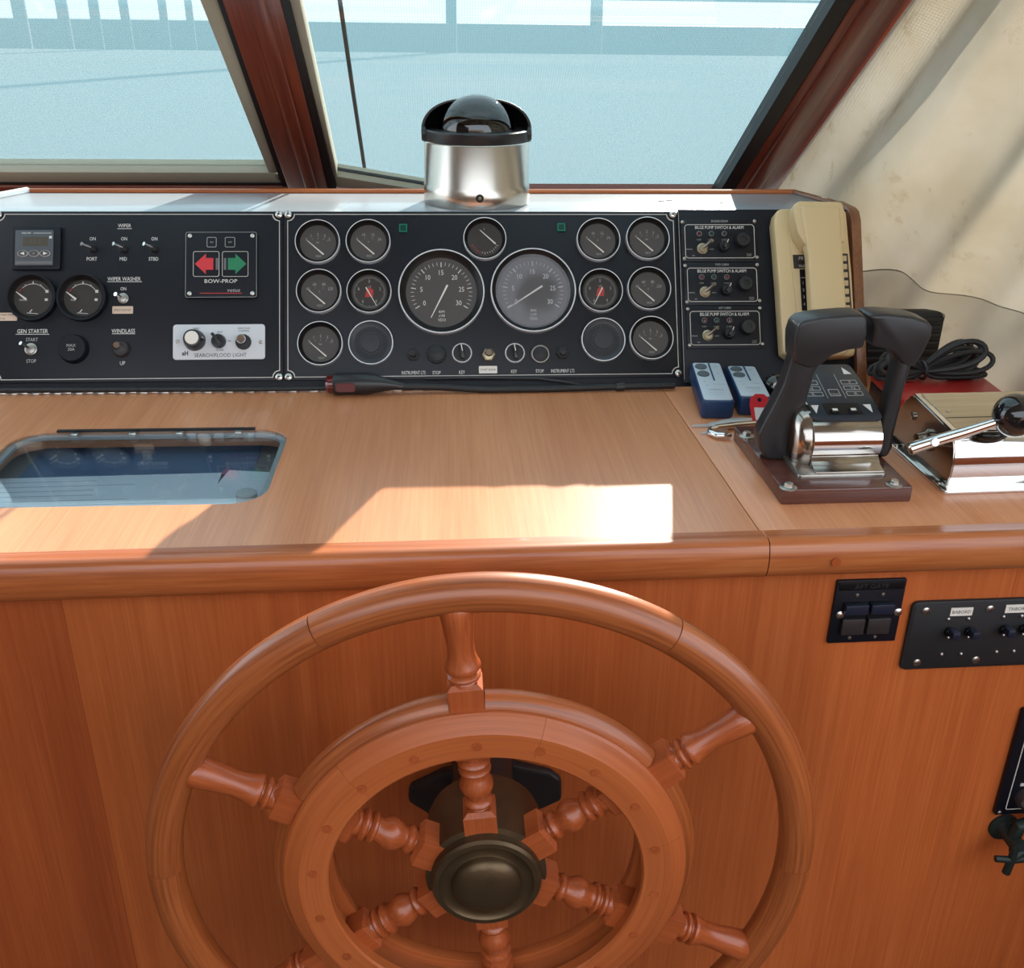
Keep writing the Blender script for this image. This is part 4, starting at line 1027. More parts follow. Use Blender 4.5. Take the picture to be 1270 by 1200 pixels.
for s in (-1, 1): kbox(s*.0095-.0002, s*.0095+.0002, kl*.36, kl*.80, 'divider_line', 'engraving_dim')
kbox(-.0185, .0185, kl*.07, kl*.27, 'button_recess', 'gauge_black', th, th+.0003)
for s in (-1, 1):
    kbox(s*.0095-.0038, s*.0095+.0038, kl*.10, kl*.16, 'push_button', 'plastic_black', th, th+.0022)
    kbox(s*.0095-.0026, s*.0095+.0026, kl*.115, kl*.150, 'button_mark', 'engraving', th+.0022, th+.0025)
    MB().prism([(s*.027-.004, kl*.24), (s*.027+.004, kl*.24), (s*.027+s*.002, kl*.10)], th, th+.0004).xf(KM).build('arrow', 'engraving', keypad, smooth=False)
MB().prism([(.0205, kl*.80), (.0285, kl*.80), (.0215, kl*.93)], th, th+.0004).xf(KM).build('arrow', 'engraving', keypad, smooth=False)
# levers, their outline laid in the plane they swing in
LY = .945
zz = lambda a, b: (900+a/4.446, 370+b/4.446)
def lever(pts, y0, y1, name, mat, bev, par):
    w = [lc(hy(*zz(*p), LY)) for p in pts]
    poly = [(p.x, p.z) for p in w]
    mb = MB().prism(poly, -y1, -y0, map_=lambda x, y, z: (x, -z+yl(LY), y))
    return mb.build(name, mat, par, bevel=bev, seg=3, ang=50)
armL = [(352, 300), (362, 200), (440, 130), (520, 200), (505, 335), (470, 400), (425, 560), (375, 700), (335, 850), (300, 874), (205, 868), (170, 810), (163, 730), (205, 650), (255, 560), (310, 440)]
gripL = [(352, 190), (372, 125), (405, 100), (500, 82), (650, 70), (730, 69), (752, 90), (750, 170), (728, 250), (640, 262), (560, 290), (505, 338), (430, 360), (352, 325), (350, 250)]
armR = [(900, 150), (1040, 160), (1042, 300), (1000, 370), (962, 500), (932, 640), (908, 740), (900, 810), (872, 858), (825, 860), (815, 780), (848, 640), (895, 480), (930, 340), (905, 290)]
gripR = [(752, 78), (790, 66), (860, 65), (1000, 79), (1082, 105), (1112, 142), (1102, 190), (1055, 285), (1010, 355), (945, 340), (912, 288), (870, 262), (790, 245), (772, 238), (790, 150), (778, 105)]
for arm, grp in ((armL, gripL), (armR, gripR)):
    l_ = lever(arm, -.011, .011, 'lever', 'lever_black', .004, ec)
    lever(grp, -.0155, .0165, 'grip', 'lever_black', .0065, l_)

# ------------------------------------------------------------------ chrome single-lever control
GX, GY = .4905, .878
cc_ = thing('chrome_control', 'chrome single-lever control box with a black ball knob', 'control lever', (GX, GY, 0), (0, 0, rad(2.0)))
MB().prism(rrect(0, .178, 0, .150, .005), 0, .0045).build('base_plate', 'chrome', cc_, bevel=.0016)
pr = [(.012, .004), (.0085, .020), (.0090, .034), (.013, .047), (.0215, .058), (.030, .0595), (.105, .0660), (.118, .060), (.130, .048), (.138, .026), (.140, .004)]
def smooth_poly(p, k=4):
    out = []
    n = len(p)
    for i in range(n-1):
        a = Vector(p[max(i-1, 0)]); b = Vector(p[i]); c = Vector(p[i+1]); d = Vector(p[min(i+2, n-1)])
        for j in range(k):
            t = j/k; q = .5*((2*b)+(c-a)*t+(2*a-5*b+4*c-d)*t*t+(3*b-3*c+d-a)*t**3); out.append((q.x, q.y))
    out.append(tuple(p[-1])); return out
yz_ext(smooth_poly(pr[:6])+pr[6:7]+smooth_poly(pr[7:]), .0100, .165).build('body', 'chrome', cc_, ang=30)
side = yz_ext([(y*.985+.001, max(.0045, z*.985)) for y, z in smooth_poly(pr)], .0085, .0101).build('side_cheek', 'pewter', cc_, ang=30)
ld = [(.022, .0575), (.023, .0600), (.108, .0685), (.112, .0670), (.108, .0650)]
yz_ext(ld, .0095, .165).build('lid', 'chrome', cc_, bevel=.0006)
lidw = yz_ext([(.026, .0602), (.027, .0616), (.105, .0695), (.106, .0675)], .0150, .163).build('lid_reflection', 'lid_wood_reflection', cc_, bevel=.0004)
gap = yz_ext([(.0475, .0630), (.0475, .0639), (.0487, .0641), (.0487, .0630)], .0150, .163).build('lid_joint', 'ink', lidw)
for y_ in (.062,): 
    MB().lathe([(.0022, .0), (.0022, .0012), (1e-6, .0014)], (.024, y_, .0650), 14).build('lid_screw', 'screw_steel', cc_)
pv = Vector((.004, .062, .034))
Mx = Matrix.Rotation(-PI/2, 4, 'Y')
MB().lathe([(.012, 0), (.012, .004), (.009, .006), (.007, .014), (1e-6, .0145)], n=28, M=Mx).shift(.0092, pv.y, pv.z).build('pivot_boss', 'pewter', cc_)
lv = MB().tube([(-.0330, .0190, .0435), (-.020, .0170, .0490), (.015, .0110, .0630), (.050, .0060, .0775)], [.0068, .0062, .0055, .0048], 16).build('lever_arm', 'chrome', cc_)
MB().tube([(-.0350, .0193, .0427), (-.0330, .0190, .0435)], [.0052, .0068], 16).build('end_cap', 'pewter', lv)
MB().tube([(-.012, .0155, .0520), (-.004, .030, .044), (.003, .055, .036)], .0052, 14).build('crank_link', 'chrome', lv)
MB().tube([(-.014, .0120, .0530), (-.014, .0090, .0540)], .0040, 14).build('pin_screw', 'screw_steel', lv)
MB().sphere((.0600, .0050, .0822), .0215, 28, 18).build('ball_knob', 'gloss_black', lv)
for x_, y_ in ((.0035, .020), (.0045, .118)):
    MB().lathe([(.0032, .0045), (.0032, .0058), (1e-6, .0064)], (x_+.004*0+.0005, y_, 0), 14).build('plate_screw', 'pewter', cc_)
MB().lathe([(.0042, 0), (.0042, .002), (1e-6, .0028)], n=16, M=Mx).shift(.0085, .100, .046).build('cheek_screw', 'pewter', cc_)

# ------------------------------------------------------------------ red box, ribbed case, cable
rb = thing('red_box', 'low box with red lid and black body beside the chrome control', 'box', (.518, 1.047, 0), (0, 0, rad(-3)))
MB().prism(rrect(0, .128, 0, .120, .008), 0, .022).build('body', 'plastic_black', rb, bevel=.002)
MB().prism(rrect(-.001, .129, -.001, .121, .009), .0218, .037).build('lid', 'box_red', rb, bevel=.004)
MB().box(.002, .126, -.0018, .001, .019, .0222).build('lid_seam', 'gauge_black', rb)
rc = thing('ribbed_case', 'black ribbed case standing between telephone and canvas curtain', 'case', (.607, 1.262, 0))
MB().box(-.055, .050, 0, .018, 0, .082).build('shell', 'rubber_black', rc, bevel=.004)
rib = MB().box(-.050, .047, -.0035, .0008, 0, .006).build('rib', 'rubber_black', rc, bevel=.0012, loc=(0, 0, .004))
for i in range(1, 7): k = rib.copy(); COL.objects.link(k); k.parent = rc; k.location.z = .004+i*.0108
cab = thing('coiled_cable', 'bundle of coiled black cable tied in the middle on the red box', 'cable', (.566, 1.118, .037))
rnd = random.Random(3)
mb = MB()
def loop_side(sgn, reach, th, dyo, wid):
    pts = []
    for i in range(29):
        a = 2*PI*i/28; k = .5-.5*math.cos(a); w = wid*math.sin(a)*(.35+.65*k)
        x = reach*k*math.cos(th)-w*math.sin(th); z = reach*k*math.sin(th)+w*math.cos(th)
        pts.append((sgn*x, dyo*k*1.6+w*.35, max(.0040, .013+z-.012*k)))
    return pts
for i in range(9):
    mb.tube(loop_side(1, .070+rnd.random()*.022, rad(-4+5.2*i), rnd.uniform(-.012, .014), .009+rnd.random()*.011), .0031, 8, closed=True)
for i in range(6):
    mb.tube(loop_side(-1, .045+rnd.random()*.018, rad(-2+7*i), rnd.uniform(-.010, .012), .009+rnd.random()*.010), .0031, 8, closed=True)
mb.build('loops', 'rubber_black', cab)
MB().tube([(0, .012*math.cos(a), .013+.010*math.sin(a)) for a in [2*PI*i/18 for i in range(18)]], .0022, 6, closed=True).build('cable_tie', 'plastic_black', cab)
plug = thing('cable_plug', 'black plug with a red face among the cable loops', 'plug', (.628, 1.140, .037), (0, 0, rad(25)))
MB().box(-.014, .014, -.010, .010, 0, .034).build('plug_body', 'plastic_black', plug, bevel=.003)
MB().box(-.008, .008, -.0118, -.0095, .018, .030).build('red_face', 'lens_red', plug, bevel=.001)

# ------------------------------------------------------------------ remotes, keys, ball
def remote(x, y, rz, tilt, label):
    t = thing('remote_control', label, 'remote', (x, y, 0), (tilt, 0, rz), 'blue windlass remotes')
    w, l, h = .0192, .105, .0235
    MB().prism(rrect(-w, w, 0, l, .005), 0, h).build('body', 'blue_plastic', t, bevel=.003)
    fa = MB().prism(rrect(-w+.0022, w-.0022, .003, l-.003, .004), h-.0004, h+.0010).build('face_plate', 'remote_face', t, bevel=.0004)
    for yy in (l*.855, l*.665): MB().cyl(-w*.42, yy, .0074, h+.001, h+.0026, 26, .0006).build('button', 'remote_button', t)
    MB().box(w*.10, w*.20, l*.50, l*.98, h+.0009, h+.0013).build('slot', 'blue_plastic', t)
    for s, xx, yy, hh in (('OUT', w*.52, l*.86, .0022), ('IN', w*.55, l*.68, .0022), ('ON', -w*.5, l*.47, .0020), ('OFF', -w*.4, l*.38, .0020), ('WARNING', w*.05, l*.27, .0030), ('KEEP CLEAR OF LINE', w*.05, l*.20, .0017), ('WHEN IN USE', -w*.05, l*.15, .0017)):
        text(s, hh, xx, yy, h+.001, 'print_grey' if hh < .002 else 'remote_button', fa, sx=.85)
    bar(MB(), (0, l*.41), (w*.8, l*.41), .0006, h+.001, h+.0011).build('print_line', 'print_grey', fa, smooth=False)
remote(.3145, 1.0930, rad(-4), rad(7.5), 'blue remote with pale grey face leaning nearer the gauge panel')
remote(.3615, 1.1020, rad(-5), rad(2.5), 'blue remote with pale grey face lying beside the numbered black ball')
bl = thing('number_ball', 'small black ball marked with a white 2 beside the remotes', 'ball', (.4010, 1.1560, 0))
MB().sphere((0, 0, .0165), .0165, 26, 16).build('ball', 'gloss_black', bl)
Mt = Matrix.Translation((-.0022, -.0150, .0205)) @ Euler((rad(70), 0, rad(-13))).to_matrix().to_4x4()
textmb('2', .0145, 0, 0, .0016, 1.0, bold=.03).xf(Mt).build('numeral', 'needle_white', bl, smooth=False)
kt = thing('key_tag', 'red plastic key tag with white insert leaning by the lever', 'key tag', (.3610, 1.0770, 0), (rad(56), 0, rad(-6)))
ko = [(-.0075, 0), (.0075, 0), (.0115, .022), (.0105, .030), (.005, .035), (-.005, .035), (-.0105, .030), (-.0115, .022)]
plate_hole(ko, [circle(0, .028, .0026, 14)], 0, .003).build('tag_body', 'tag_red', kt, smooth=False)
MB().prism([(-.0045, .003), (.0045, .003), (.0065, .0185), (-.0065, .0185)], .003, .0036).build('insert', 'paper', kt)
def key(name, label, x, y, rz, parts):
    t = thing(name, label, 'key', (x, y, 0), (0, 0, rz)); parts(t); return t
def k1(t):
    mb = plate_hole(circle(0, 0, .0105, 22), [circle(.002, 0, .0022, 12)], .0004, .0026); mb.xf(Matrix.Diagonal((1.25, .85, 1, 1))).build('bow', 'key_steel', t, smooth=False)
    MB().prism([(-.012, .0032), (-.030, .0030), (-.033, .001), (-.031, -.0004), (-.026, -.0012), (-.012, -.0028)], .0006, .0024).build('blade', 'key_steel', t)
def k2(t):
    MB().prism([(.010, .004), (-.004, .0032), (-.022, .0008), (-.026, -.0016), (-.022, -.0034), (-.017, -.0026), (-.013, -.0038), (-.004, -.0032), (.010, -.004)], 0, .0016).build('blade', 'key_steel', t)
key('steel_key', 'flat steel key pointing to the counter seam', .3110, 1.0700, rad(4), k1)
key('toothed_key', 'toothed steel key lying under the flat one', .3075, 1.0560, rad(22), k2)
sh = thing('snap_hook', 'polished steel snap hook lying by the mahogany block', 'snap hook', (.3015, 1.0400, 0), (0, 0, rad(14)))
MB().tube([(.055, .012, .0052), (.030, .0135, .0052), (.008, .014, .005), (-.004, .010, .0045), (-.008, .001, .0045), (-.004, -.008, .0045), (.005, -.0115, .0048), (.0105, -.0115, .0048)], [.0036, .0038, .0036, .0036, .0036, .0036, .0034, .003], 12).build('hook', 'chrome', sh)
MB().prism(smooth_poly([(.000, .016), (.014, .0245), (.034, .028), (.054, .023), (.052, .0165), (.030, .0165), (.012, .0155)]), .001, .0085).build('gate', 'key_steel', sh, bevel=.0015)

# ------------------------------------------------------------------ lamp and cable at the foot of the panel
gp = lambda px, py, Y=1.1925: hy(px, py, Y)
h0, h1, h2, h3, h4 = gp(408, 469), gp(415, 469), gp(447, 469.5), gp(482, 467), gp(505, 467)
gl_ = thing('flexible_lamp', 'black flexible-neck lamp with a red lens lying along the panel foot', 'lamp', (h2.x, h2.y, 0))
q = lambda p, dz=0: Vector((p.x-h2.x, p.y-h2.y, max(p.z, .004)+dz))
zc = .0135
ax = lambda px: gp(px, 469).x-h2.x
hd = MB().tube([(ax(413), 0, zc), (ax(416), 0, zc), (ax(445), 0, zc), (ax(456), 0, zc), (ax(478), 0, zc-.0005), (ax(487), 0, zc-.002), (ax(500), 0, zc-.004)], [.0120, .0134, .0134, .0134, .0085, .0062, .0048], 24).build('head', 'plastic_black', gl_)
MB().tube([(ax(404), 0, zc), (ax(407), 0, zc), (ax(414), 0, zc)], [.0085, .0112, .0116], 20).build('red_lens', 'lens_red', hd)
MB().prism(rrect(ax(417), ax(441), zc-.0055, zc+.0055, .003), .0120, .0139, map_=lambda x, y, z: (x, -z, y)).build('side_lens', 'lens_red', hd)
pts = [(ax(498), 0, zc-.004), (ax(540), .001, .0085), (ax(600), -.001, .0048), (ax(680), 0, .0045), (ax(760), .002, .0055), (ax(838), .003, .0062)]
MB().tube(pts, [.0048, .0046, .0044, .0042, .0042, .0042], 12).build('neck', 'rubber_black', gl_)
MB().tube([(ax(765), .002, .0056), (ax(775), .002, .0057)], .0056, 14).build('clip', 'plastic_black', gl_)
cb = thing('black_cable', 'thin black cable running along the foot of the switch panel', 'cable', (-.35, 1.2015, 0))
MB().tube([(-.30, .0005, .006), (-.15, .0, .0065), (0, .0, .0055), (.10, .0, .0048), (.20, .0005, .0048)], .0031, 10).build('lead', 'rubber_black', cb)
cb2 = thing('thin_lead', 'thin black lead lying over the flexible neck against the panel foot', 'cable', (.05, 1.2030, 0))
MB().tube([(-.08, .001, .016), (-.02, .0005, .0165), (.06, .0, .0150), (.10, -.001, .0095), (.115, -.001, .0062)], .0021, 8).build('lead', 'rubber_black', cb2)

# ================================================================== STEERING WHEEL
WC = Vector((.0250, .660, -.2455))
wh = thing('steering_wheel', 'varnished teak ship wheel with six turned spokes and a bronze hub', 'steering wheel', WC, (PI/2-rad(.5), 0, rad(-.5)))
RR, RT = .2755, .0156
S0 = 95.0
def arc(R, a0, a1, n): return [(R*math.cos(rad(a0+(a1-a0)*i/n)), R*math.sin(rad(a0+(a1-a0)*i/n)), 0) for i in range(n+1)]
J0 = 118.0                          # first rim joint
for k in range(6):
    a0 = J0+60*k; MB().tube(arc(RR, a0+.05, a0+59.95, 30), RT, 20).build('rim_segment', 'teak_rim', wh)
def ring_sweep(prof, a0, a1, n):
    """prof: (R, z) loop swept about the wheel axis, with uv along the arc"""
    mb = MB(); k = len(prof); v = []; f = []; uvs = []
    for i in range(n+1):
        a = rad(a0+(a1-a0)*i/n)
        for R, z in prof: v.append((R*math.cos(a), R*math.sin(a), z))
    for i in range(n):
        for j in range(k):
            l = (j+1) % k; f.append((i*k+j, i*k+l, (i+1)*k+l, (i+1)*k+j))
            s0 = rad(a0+(a1-a0)*i/n)*.16; s1 = rad(a0+(a1-a0)*(i+1)/n)*.16
            uvs.append(((s0, prof[j][0]), (s0, prof[l][0]), (s1, prof[l][0]), (s1, prof[j][0])))
    f += [tuple(range(k)), tuple(n*k+j for j in range(k-1, -1, -1))]; uvs += [tuple((a0*.01, p[0]) for p in prof)]*2
    mb.add(v, f, uvs); return mb
fel = [(.146, -.0125), (.170, -.0130), (.178, -.0105), (.1828, -.005), (.1845, .0), (.1828, .005), (.178, .0105), (.170, .0128), (.146, .0128)]
for k in range(6):
    a0 = S0+60*k+4.7; ring_sweep(fel, a0, a0+60-9.4, 18).build('felloe', 'teak_rim', wh)
fac = [(.1345, .0122), (.1345, .0215), (.1360, .0235), (.1590, .0240), (.1605, .0232), (.1720, .0175), (.1740, .0155), (.1740, .0122)]
for k in range(6):
    a0 = S0+30+60*k+9; ring_sweep(fac, a0+.04, a0+59.96, 20).build('facing_segment', 'teak_ring', wh, ang=14)
bk = [(R, -z) for R, z in fac][::-1]
ring_sweep(bk, 0, 359.99, 90).build('back_ring', 'teak_ring', wh)
for k in range(18):
    a = rad(S0-2+20*k); R = .1475
    MB().lathe([(.0042, .0236), (.0042, .0243), (1e-6, .0243)], (R*math.cos(a), R*math.sin(a), 0), 16).build('dowel_plug', 'teak_spoke', wh)
# one turned spoke, its own z pointing outward from the hub
prof = [(.0115, .030), (.0118, .066), (.0095, .0675), (.0090, .0690), (.0118, .0705), (.0128, .0730), (.0118, .0755), (.0092, .0770), (.0095, .0790), (.0125, .0830), (.0146, .0890), (.0142, .0930), (.0115, .0985),
        (.0102, .1020), (.0108, .1040), (.0136, .1055), (.0140, .1075), (.0126, .1095), (.0100, .1105), (.0102, .1120), (.0136, .1135), (.0142, .1155), (.0130, .1175), (.0105, .1190), (.0115, .1210),
        (.0115, .196), (.0105, .1975), (.0108, .1990), (.0136, .2002), (.0142, .2022), (.0128, .2042), (.0102, .2052), (.0104, .2066), (.0140, .2078), (.0146, .2098), (.0140, .2118), (.0128, .2150), (.0112, .2210), (.0108, .2300), (.0118, .2420), (.0134, .2560), (.0140, .2640), (.0120, .2680)]
sp = MB().lathe(prof, n=24)
def block_oct(z0, z1, hx, hy_):
    """square block with its corners rounded over to the turned part"""
    mb = MB(); k = .0035
    secs = [(z0, .72), (z0+k, 1.0), (z1-k, 1.0), (z1, .72)]
    v = []
    for z, s in secs:
        v += [(x*s, y*s, z) for x, y in ((-hx, -hy_), (hx, -hy_), (hx, hy_), (-hx, hy_))]
    f = [(3, 2, 1, 0), (12, 13, 14, 15)]
    for i in range(3):
        for j in range(4): f.append((i*4+j, i*4+(j+1) % 4, (i+1)*4+(j+1) % 4, (i+1)*4+j))
    return mb.add(v, f)
b1 = block_oct(.1215, .1965, .0142, .0122); b2 = block_oct(.032, .0675, .0140, .0140)
sp = merge(sp, b1, b2)
sp0 = sp.build('spoke', 'teak_spoke', wh, ang=40)
def spoke_rot(a):
    r = Vector((math.cos(a), math.sin(a), 0)); tnn = Vector((-math.sin(a), math.cos(a), 0)); z = Vector((0, 0, 1))
    return Matrix((( tnn.x, z.x, r.x), (tnn.y, z.y, r.y), (tnn.z, z.z, r.z))).to_euler()
for k in range(6):
    o = sp0 if k == 0 else sp0.copy()
    if k: COL.objects.link(o); o.parent = wh
    o.rotation_euler = spoke_rot(rad(S0+60*k))
# bronze hub, shaft and the black plate behind it
hub = MB().lathe([(.036, -.060), (.050, -.058), (.0525, -.050), (.0525, .0125), (.0480, .0138), (.0465, .0180), (.0475, .0215), (.0455, .0242), (.0410, .0246), (.0400, .0236), (.0375, .0222), (.0322, .0215), (.0300, .0225)], n=64, cap=False)
hb = hub.build('hub', 'brass_dark', wh)
MB().lathe([(.0302, .0185), (.0300, .0255), (.0285, .0285), (.0240, .0318), (.0140, .0342), (1e-6, .0350)], n=48).build('hub_cap', 'brass_dark', hb)
MB().lathe([(.030, -.140), (.030, -.055)], n=40).build('shaft_housing', 'plastic_black', wh)
bp_ = thing('mounting_plate', 'black angular plate on the console front behind the wheel hub', 'plate', fw_(.028, -.31), FROT)
MB().prism([(-.077, .018), (-.075, .036), (-.040, .054), (.030, .060), (.068, .046), (.079, .036), (.080, .010), (.052, -.004), (.040, -.060), (-.040, -.060), (-.058, .002)], 0, .012).build('plate_body', 'plastic_black', bp_, bevel=.004)
for x, y in ((-.034, .012), (.042, .012)): MB().lathe([(.0034, .012), (.0034, .0132), (1e-6, .0140)], (x, y, 0), 14).build('screw', 'steel_dull', bp_)

# ================================================================== FITTINGS ON THE CONSOLE FRONT
def front_local(root_ac):
    return lambda px, py, w=0: (fc(px, py, w)[0]-root_ac[0], fc(px, py, w)[1]-root_ac[1])
c = fc(1076, 758); t = thing('rocker_switch_plate', 'square black plate with four rocker switches on the console front', 'switch plate', fw_(*c), FROT)
q = front_local(c); x0, y1 = q(1039, 720.5, .004); x1, y0 = q(1113, 794.5, .004); x1 = q(1125.5, 718, .004)[0]
MB().prism(rrect(x0, x1, y0, y1, .0010, 2), 0, .004).build('plate', 'plate_black', t, bevel=.0010)
xm = (x0+x1)/2; hw_ = (x1-x0)/2
MB().prism([(x0+.003, y1-.0105), (x1-.003, y1-.0105), (x1-.001, y1-.0015), (x0+.001, y1-.0015)], .0038, .0052).build('title_bar', 'gauge_black', t, bevel=.0006)
text('AFT GATE', .0052, xm, y1-.0062, .0052, 'ink', t, sx=1.0)
for px, py in ((1042, 762), (1113.5, 758.5)):
    x, y = q(px, py, .004); screw_mb(x, y, .0042, .004, .0062).build('screw', 'screw_steel', t)
for s in (-1, 1):
    X = xm+s*.0128
    rk = MB().prism(rrect(X-.0122, X+.0122, y0+.0105, y1-.0235, .0008, 2), .004, .0058).build('rocker_frame', 'gauge_black', t)
    ym = (y0+y1)/2-.004
    MB().box(X-.0114, X+.0114, ym+.004, y1-.0245, .0055, .0105).build('upper_key', 'rocker_blue', rk, bevel=.0010)
    MB().box(X-.0114, X+.0114, y0+.0115, ym-.002, .0055, .0085).build('lower_key', 'rocker_brown', rk, bevel=.0010)
    for yy in (y1-.016, y0+.006): MB().lathe([(.0018, .004), (.0018, .0048), (1e-6, .0052)], (X, yy, 0), 12).build('pilot_lamp', 'steel_dull', t)
# breaker panel
c = fc(1190, 790); t = thing('breaker_panel', 'black rounded panel labelled BABORD and TRIBORD on the console front', 'control panel', fw_(*c), FROT)
q = front_local(c); x0, y1 = q(1133, 747, .005); y0 = q(1200, 828, .005)[1]; x1 = q(1345, 745, .005)[0]
MB().prism(rrect(x0, x1, y0, y1, .007), 0, .005).build('plate', 'rubber_black', t, bevel=.0022)
for px, py in ((1149, 758), (1228.5, 755.5), (1137.5, 822), (1210.5, 818.5), (1310, 752)):
    x, y = q(px, py, .006); s_ = screw_mb(x, y, .0040, .005, .0066).build('screw', 'screw_steel', t)
    MB().box(x-.0034, x+.0034, y-.0005, y+.0005, .0064, .0070).build('slot', 'ink', s_)
for px, py, s, w_ in ((1193, 758.7, 'BABORD', .0112), (1263, 754.8, 'TRIBORD', .0128)):
    x, y = q(px, py, .006); l_ = MB().box(x-w_, x+w_, y-.0045, y+.0045, .005, .0058).build('label_tag', 'label_white', t)
    text(s, .0036, x, y, .0058, 'ink', l_, sx=.95)
for px, py in ((1172, 785), (1196.5, 784.5), (1240, 782), (1264, 781)):
    x, y = q(px+5, py-2, .005)
    k = MB().lathe([(.0052, .005), (.0052, .008), (.0044, .009), (.0044, .0115), (1e-6, .012)], (x, y, 0), 18).build('toggle_switch', 'gauge_black', t)
    MB().box(x-.0042, x+.0042, y-.001, y+.0078, .009, .020).build('lever', 'rocker_blue', k, bevel=.0020)
    MB().sphere((x-.004, y-.0015, .0125), .0017, 10, 6).build('bright_pin', 'chrome', k)
for px, py in ((1176.5, 768), (1201.5, 767.5), (1245, 765), (1267.5, 764), (1168, 811.5), (1192, 811), (1236, 808.5), (1257.5, 807.5)):
    x, y = q(px, py, .006); MB().lathe([(.0020, .005), (.0020, .0062), (1e-6, .0072)], (x, y, 0), 12).build('rivet', 'steel_dull', t)
# lower control plate at the edge of the view
c = fc(1258, 960); t = thing('engine_stop_panel', 'black plate with a pale border line low on the console front', 'control panel', fw_(*c), FROT)
q = front_local(c); x0, y0 = q(1233, 1011, .006); y1 = q(1268, 880, .006)[1]; x1 = x0+.155
MB().prism(rrect(x0, x1, y0, y1, .003), 0, .006).build('plate', 'plate_black', t, bevel=.0015)
rline(x0+.0105, x1-.0105, y0+.0075, y1-.0105, .003, .0011, .006, .0062).build('border_line', 'border_pale', t, smooth=False)
for sx in (x0+.005, x1-.005):
    for sy in (y0+.004, y1-.005): screw_mb(sx, sy, .0024, .006, .0074).build('screw', 'steel_dull', t)
for i in range(3):
    X = x0+.030+i*.045
    k = MB().lathe([(.013, .006), (.0125, .010), (.0105, .016), (1e-6, .017)], (X, y0+.024, 0), 26).build('rotary_knob', 'rocker_brown', t)
    bar(MB(), (X-.008, y0+.020), (X+.008, y0+.030), .004, .016, .022).build('knob_bar', 'steel_dull', k)
    MB().box(X-.010, X+.010, y0+.040, y0+.044, .006, .0064).build('tally_line', 'border_pale', t)
    MB().lathe([(.006, .006), (.006, .010), (1e-6, .011)], (X, y0+.075, 0), 20).build('pilot_lamp', 'lens_red', t)
# cross-handled valve below it
c = fc(1257, 1042, .022); t = thing('cross_valve', 'dark green cross-handled valve projecting from the console front', 'valve', fw_(*c), FROT)
MB().lathe([(.017, 0), (.017, .003), (.010, .005), (.0085, .008), (.0085, .030), (.011, .032), (.011, .038), (1e-6, .040)], n=24).build('stem', 'verdigris', t)
MB().tube([(0, .002, .020), (.002, .020, .022), (.028, .030, .022)], .0075, 12).build('spout', 'verdigris', t)
MB().tube([(.002, -.002, .036), (-.010, -.006, .040)], .0055, 12).build('spindle', 'verdigris', t)
hd = MB()
hd.tube([(-.029, -.006, .040), (-.012, -.007, .042), (.010, -.009, .040)], [.0036, .0042, .0036], 12)
hd.tube([(-.013, -.026, .041), (-.012, -.007, .042), (-.010, .008, .041)], [.0046, .0044, .0036], 12)
hd.build('cross_handle', 'verdigris', t)

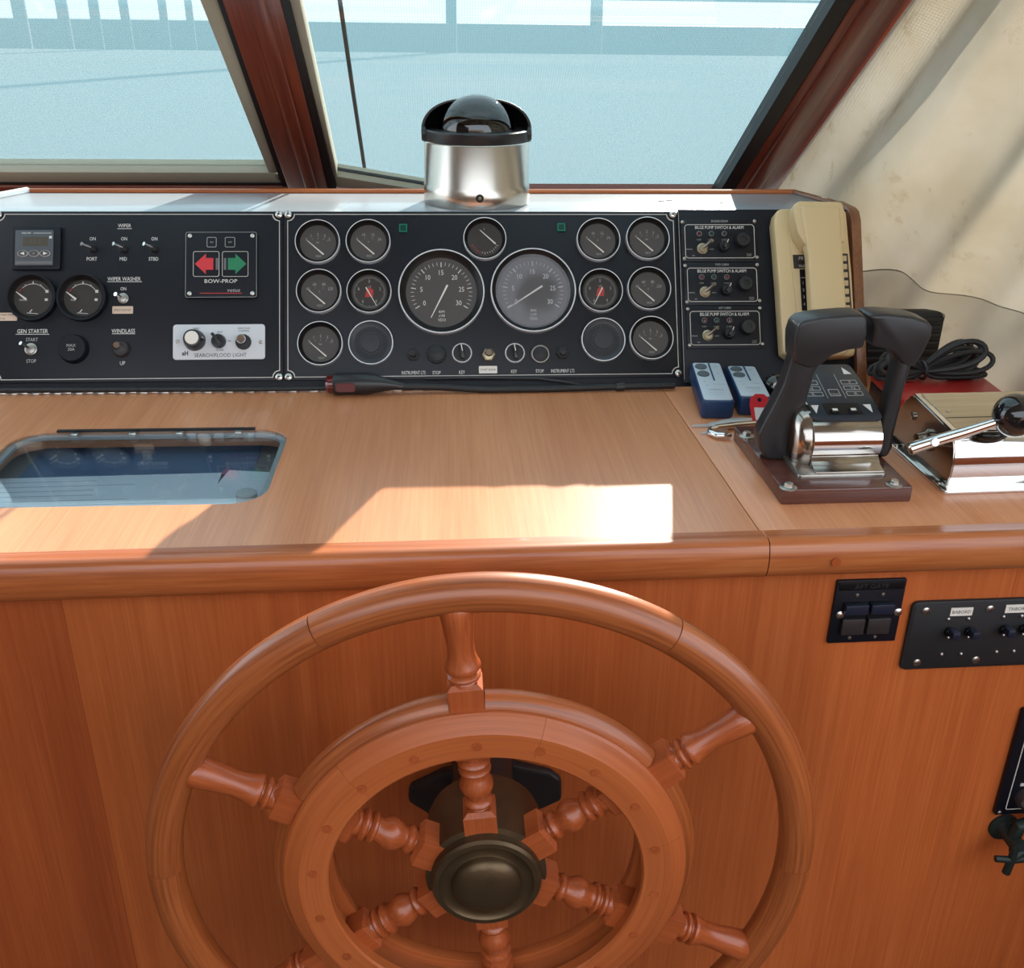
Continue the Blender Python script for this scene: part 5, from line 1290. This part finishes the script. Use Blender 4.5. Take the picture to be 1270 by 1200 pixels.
# ================================================================== CANVAS CURTAIN
def cat(P, s):
    n = len(P)-1; x = min(max(s, 0), .99999)*n; i = int(x); t = x-i
    a, b, c, d = (Vector(P[max(i-1, 0)]), Vector(P[i]), Vector(P[i+1]), Vector(P[min(i+2, n)]))
    return .5*((2*b)+(c-a)*t+(2*a-5*b+4*c-d)*t*t+(3*b-3*c+d-a)*t**3)
e0 = ww(R_post(-.02)-.004, -.02, .016); e1 = ww(R_post(1.30)-.004, 1.30, .016)
BC = [tuple(e0), (.560, 1.56, .07), (.612, 1.40, .004), (.672, 1.29, .001), (.708, 1.16, .001), (.735, 1.00, .001), (.76, .82, .001)]
TC = [tuple(e1), (e1.x+.02, e1.y-.06, e1.z), (e1.x+.04, e1.y-.12, e1.z), (e1.x+.06, e1.y-.19, e1.z), (e1.x+.08, e1.y-.27, e1.z), (e1.x+.09, e1.y-.36, e1.z), (e1.x+.10, e1.y-.46, e1.z)]
NS, NT = 170, 130
rnd = random.Random(11)
folds = [(rnd.uniform(6, 13), rnd.uniform(0, 6.3), rnd.uniform(.4, 1)) for _ in range(4)]+[(rnd.uniform(16, 30), rnd.uniform(0, 6.3), rnd.uniform(.15, .4)) for _ in range(4)]
def seam_t(s): k = min(1, max(0, (s-.16)/.16)); return .117*k*k*(3-2*k)
def csurf(s, t):
    p = cat(BC, s).lerp(cat(TC, s), t)
    nrm = Vector((-.80, -.45, -.15)).normalized()
    amp = .0075*min(1, s*9)*(.35+.65*math.exp(-3*abs(s-.22)))*(.4+1.2*min(1, t*3))
    d = sum(a*math.sin(f*s*PI+ph+1.1*math.sin(3.1*t+ph)) for f, ph, a in folds)*amp
    ts = max(seam_t(s), .03); low = max(0, 1-t/ts)
    d += low*(.016*math.sin(18*s+2*t*9)+.010*math.sin(41*s+3)+.020)*min(1, s*4)*math.sin(PI*min(1, max(.0, t/ts))**.6)
    return p+nrm*d
cu = thing('canvas_curtain', 'stained cream canvas curtain draped from the windscreen post to the counter', 'curtain', (.66, 1.29, 0))
def cloth(name, mat, lo, hi, nt_):
    mb = MB(); v = []; f = []
    for j in range(nt_+1):
        for i in range(NS+1):
            a_, b_ = lo(i/NS), hi(i/NS); v.append(csurf(i/NS, a_+(b_-a_)*j/nt_)-Vector((.66, 1.29, 0)))
    for j in range(nt_):
        for i in range(NS): a = j*(NS+1)+i; f.append((a, a+1, a+NS+2, a+NS+1))
    mb.add(v, f); return mb.build(name, mat, cu, ang=180)
cloth('cloth', 'canvas', seam_t, lambda s: 1.0, 110); cloth('skirt', 'canvas_shaded', lambda s: 0.0, seam_t, 36)
pts = []
for i in range(80):
    s = .20+.79*i/79; p = csurf(s, seam_t(s))+Vector((.0003, .0002, .0004)); pts.append((p.x-.66, p.y-1.29, p.z))
MB().tube(pts, .0008, 6).build('hem_seam', 'canvas', cu)
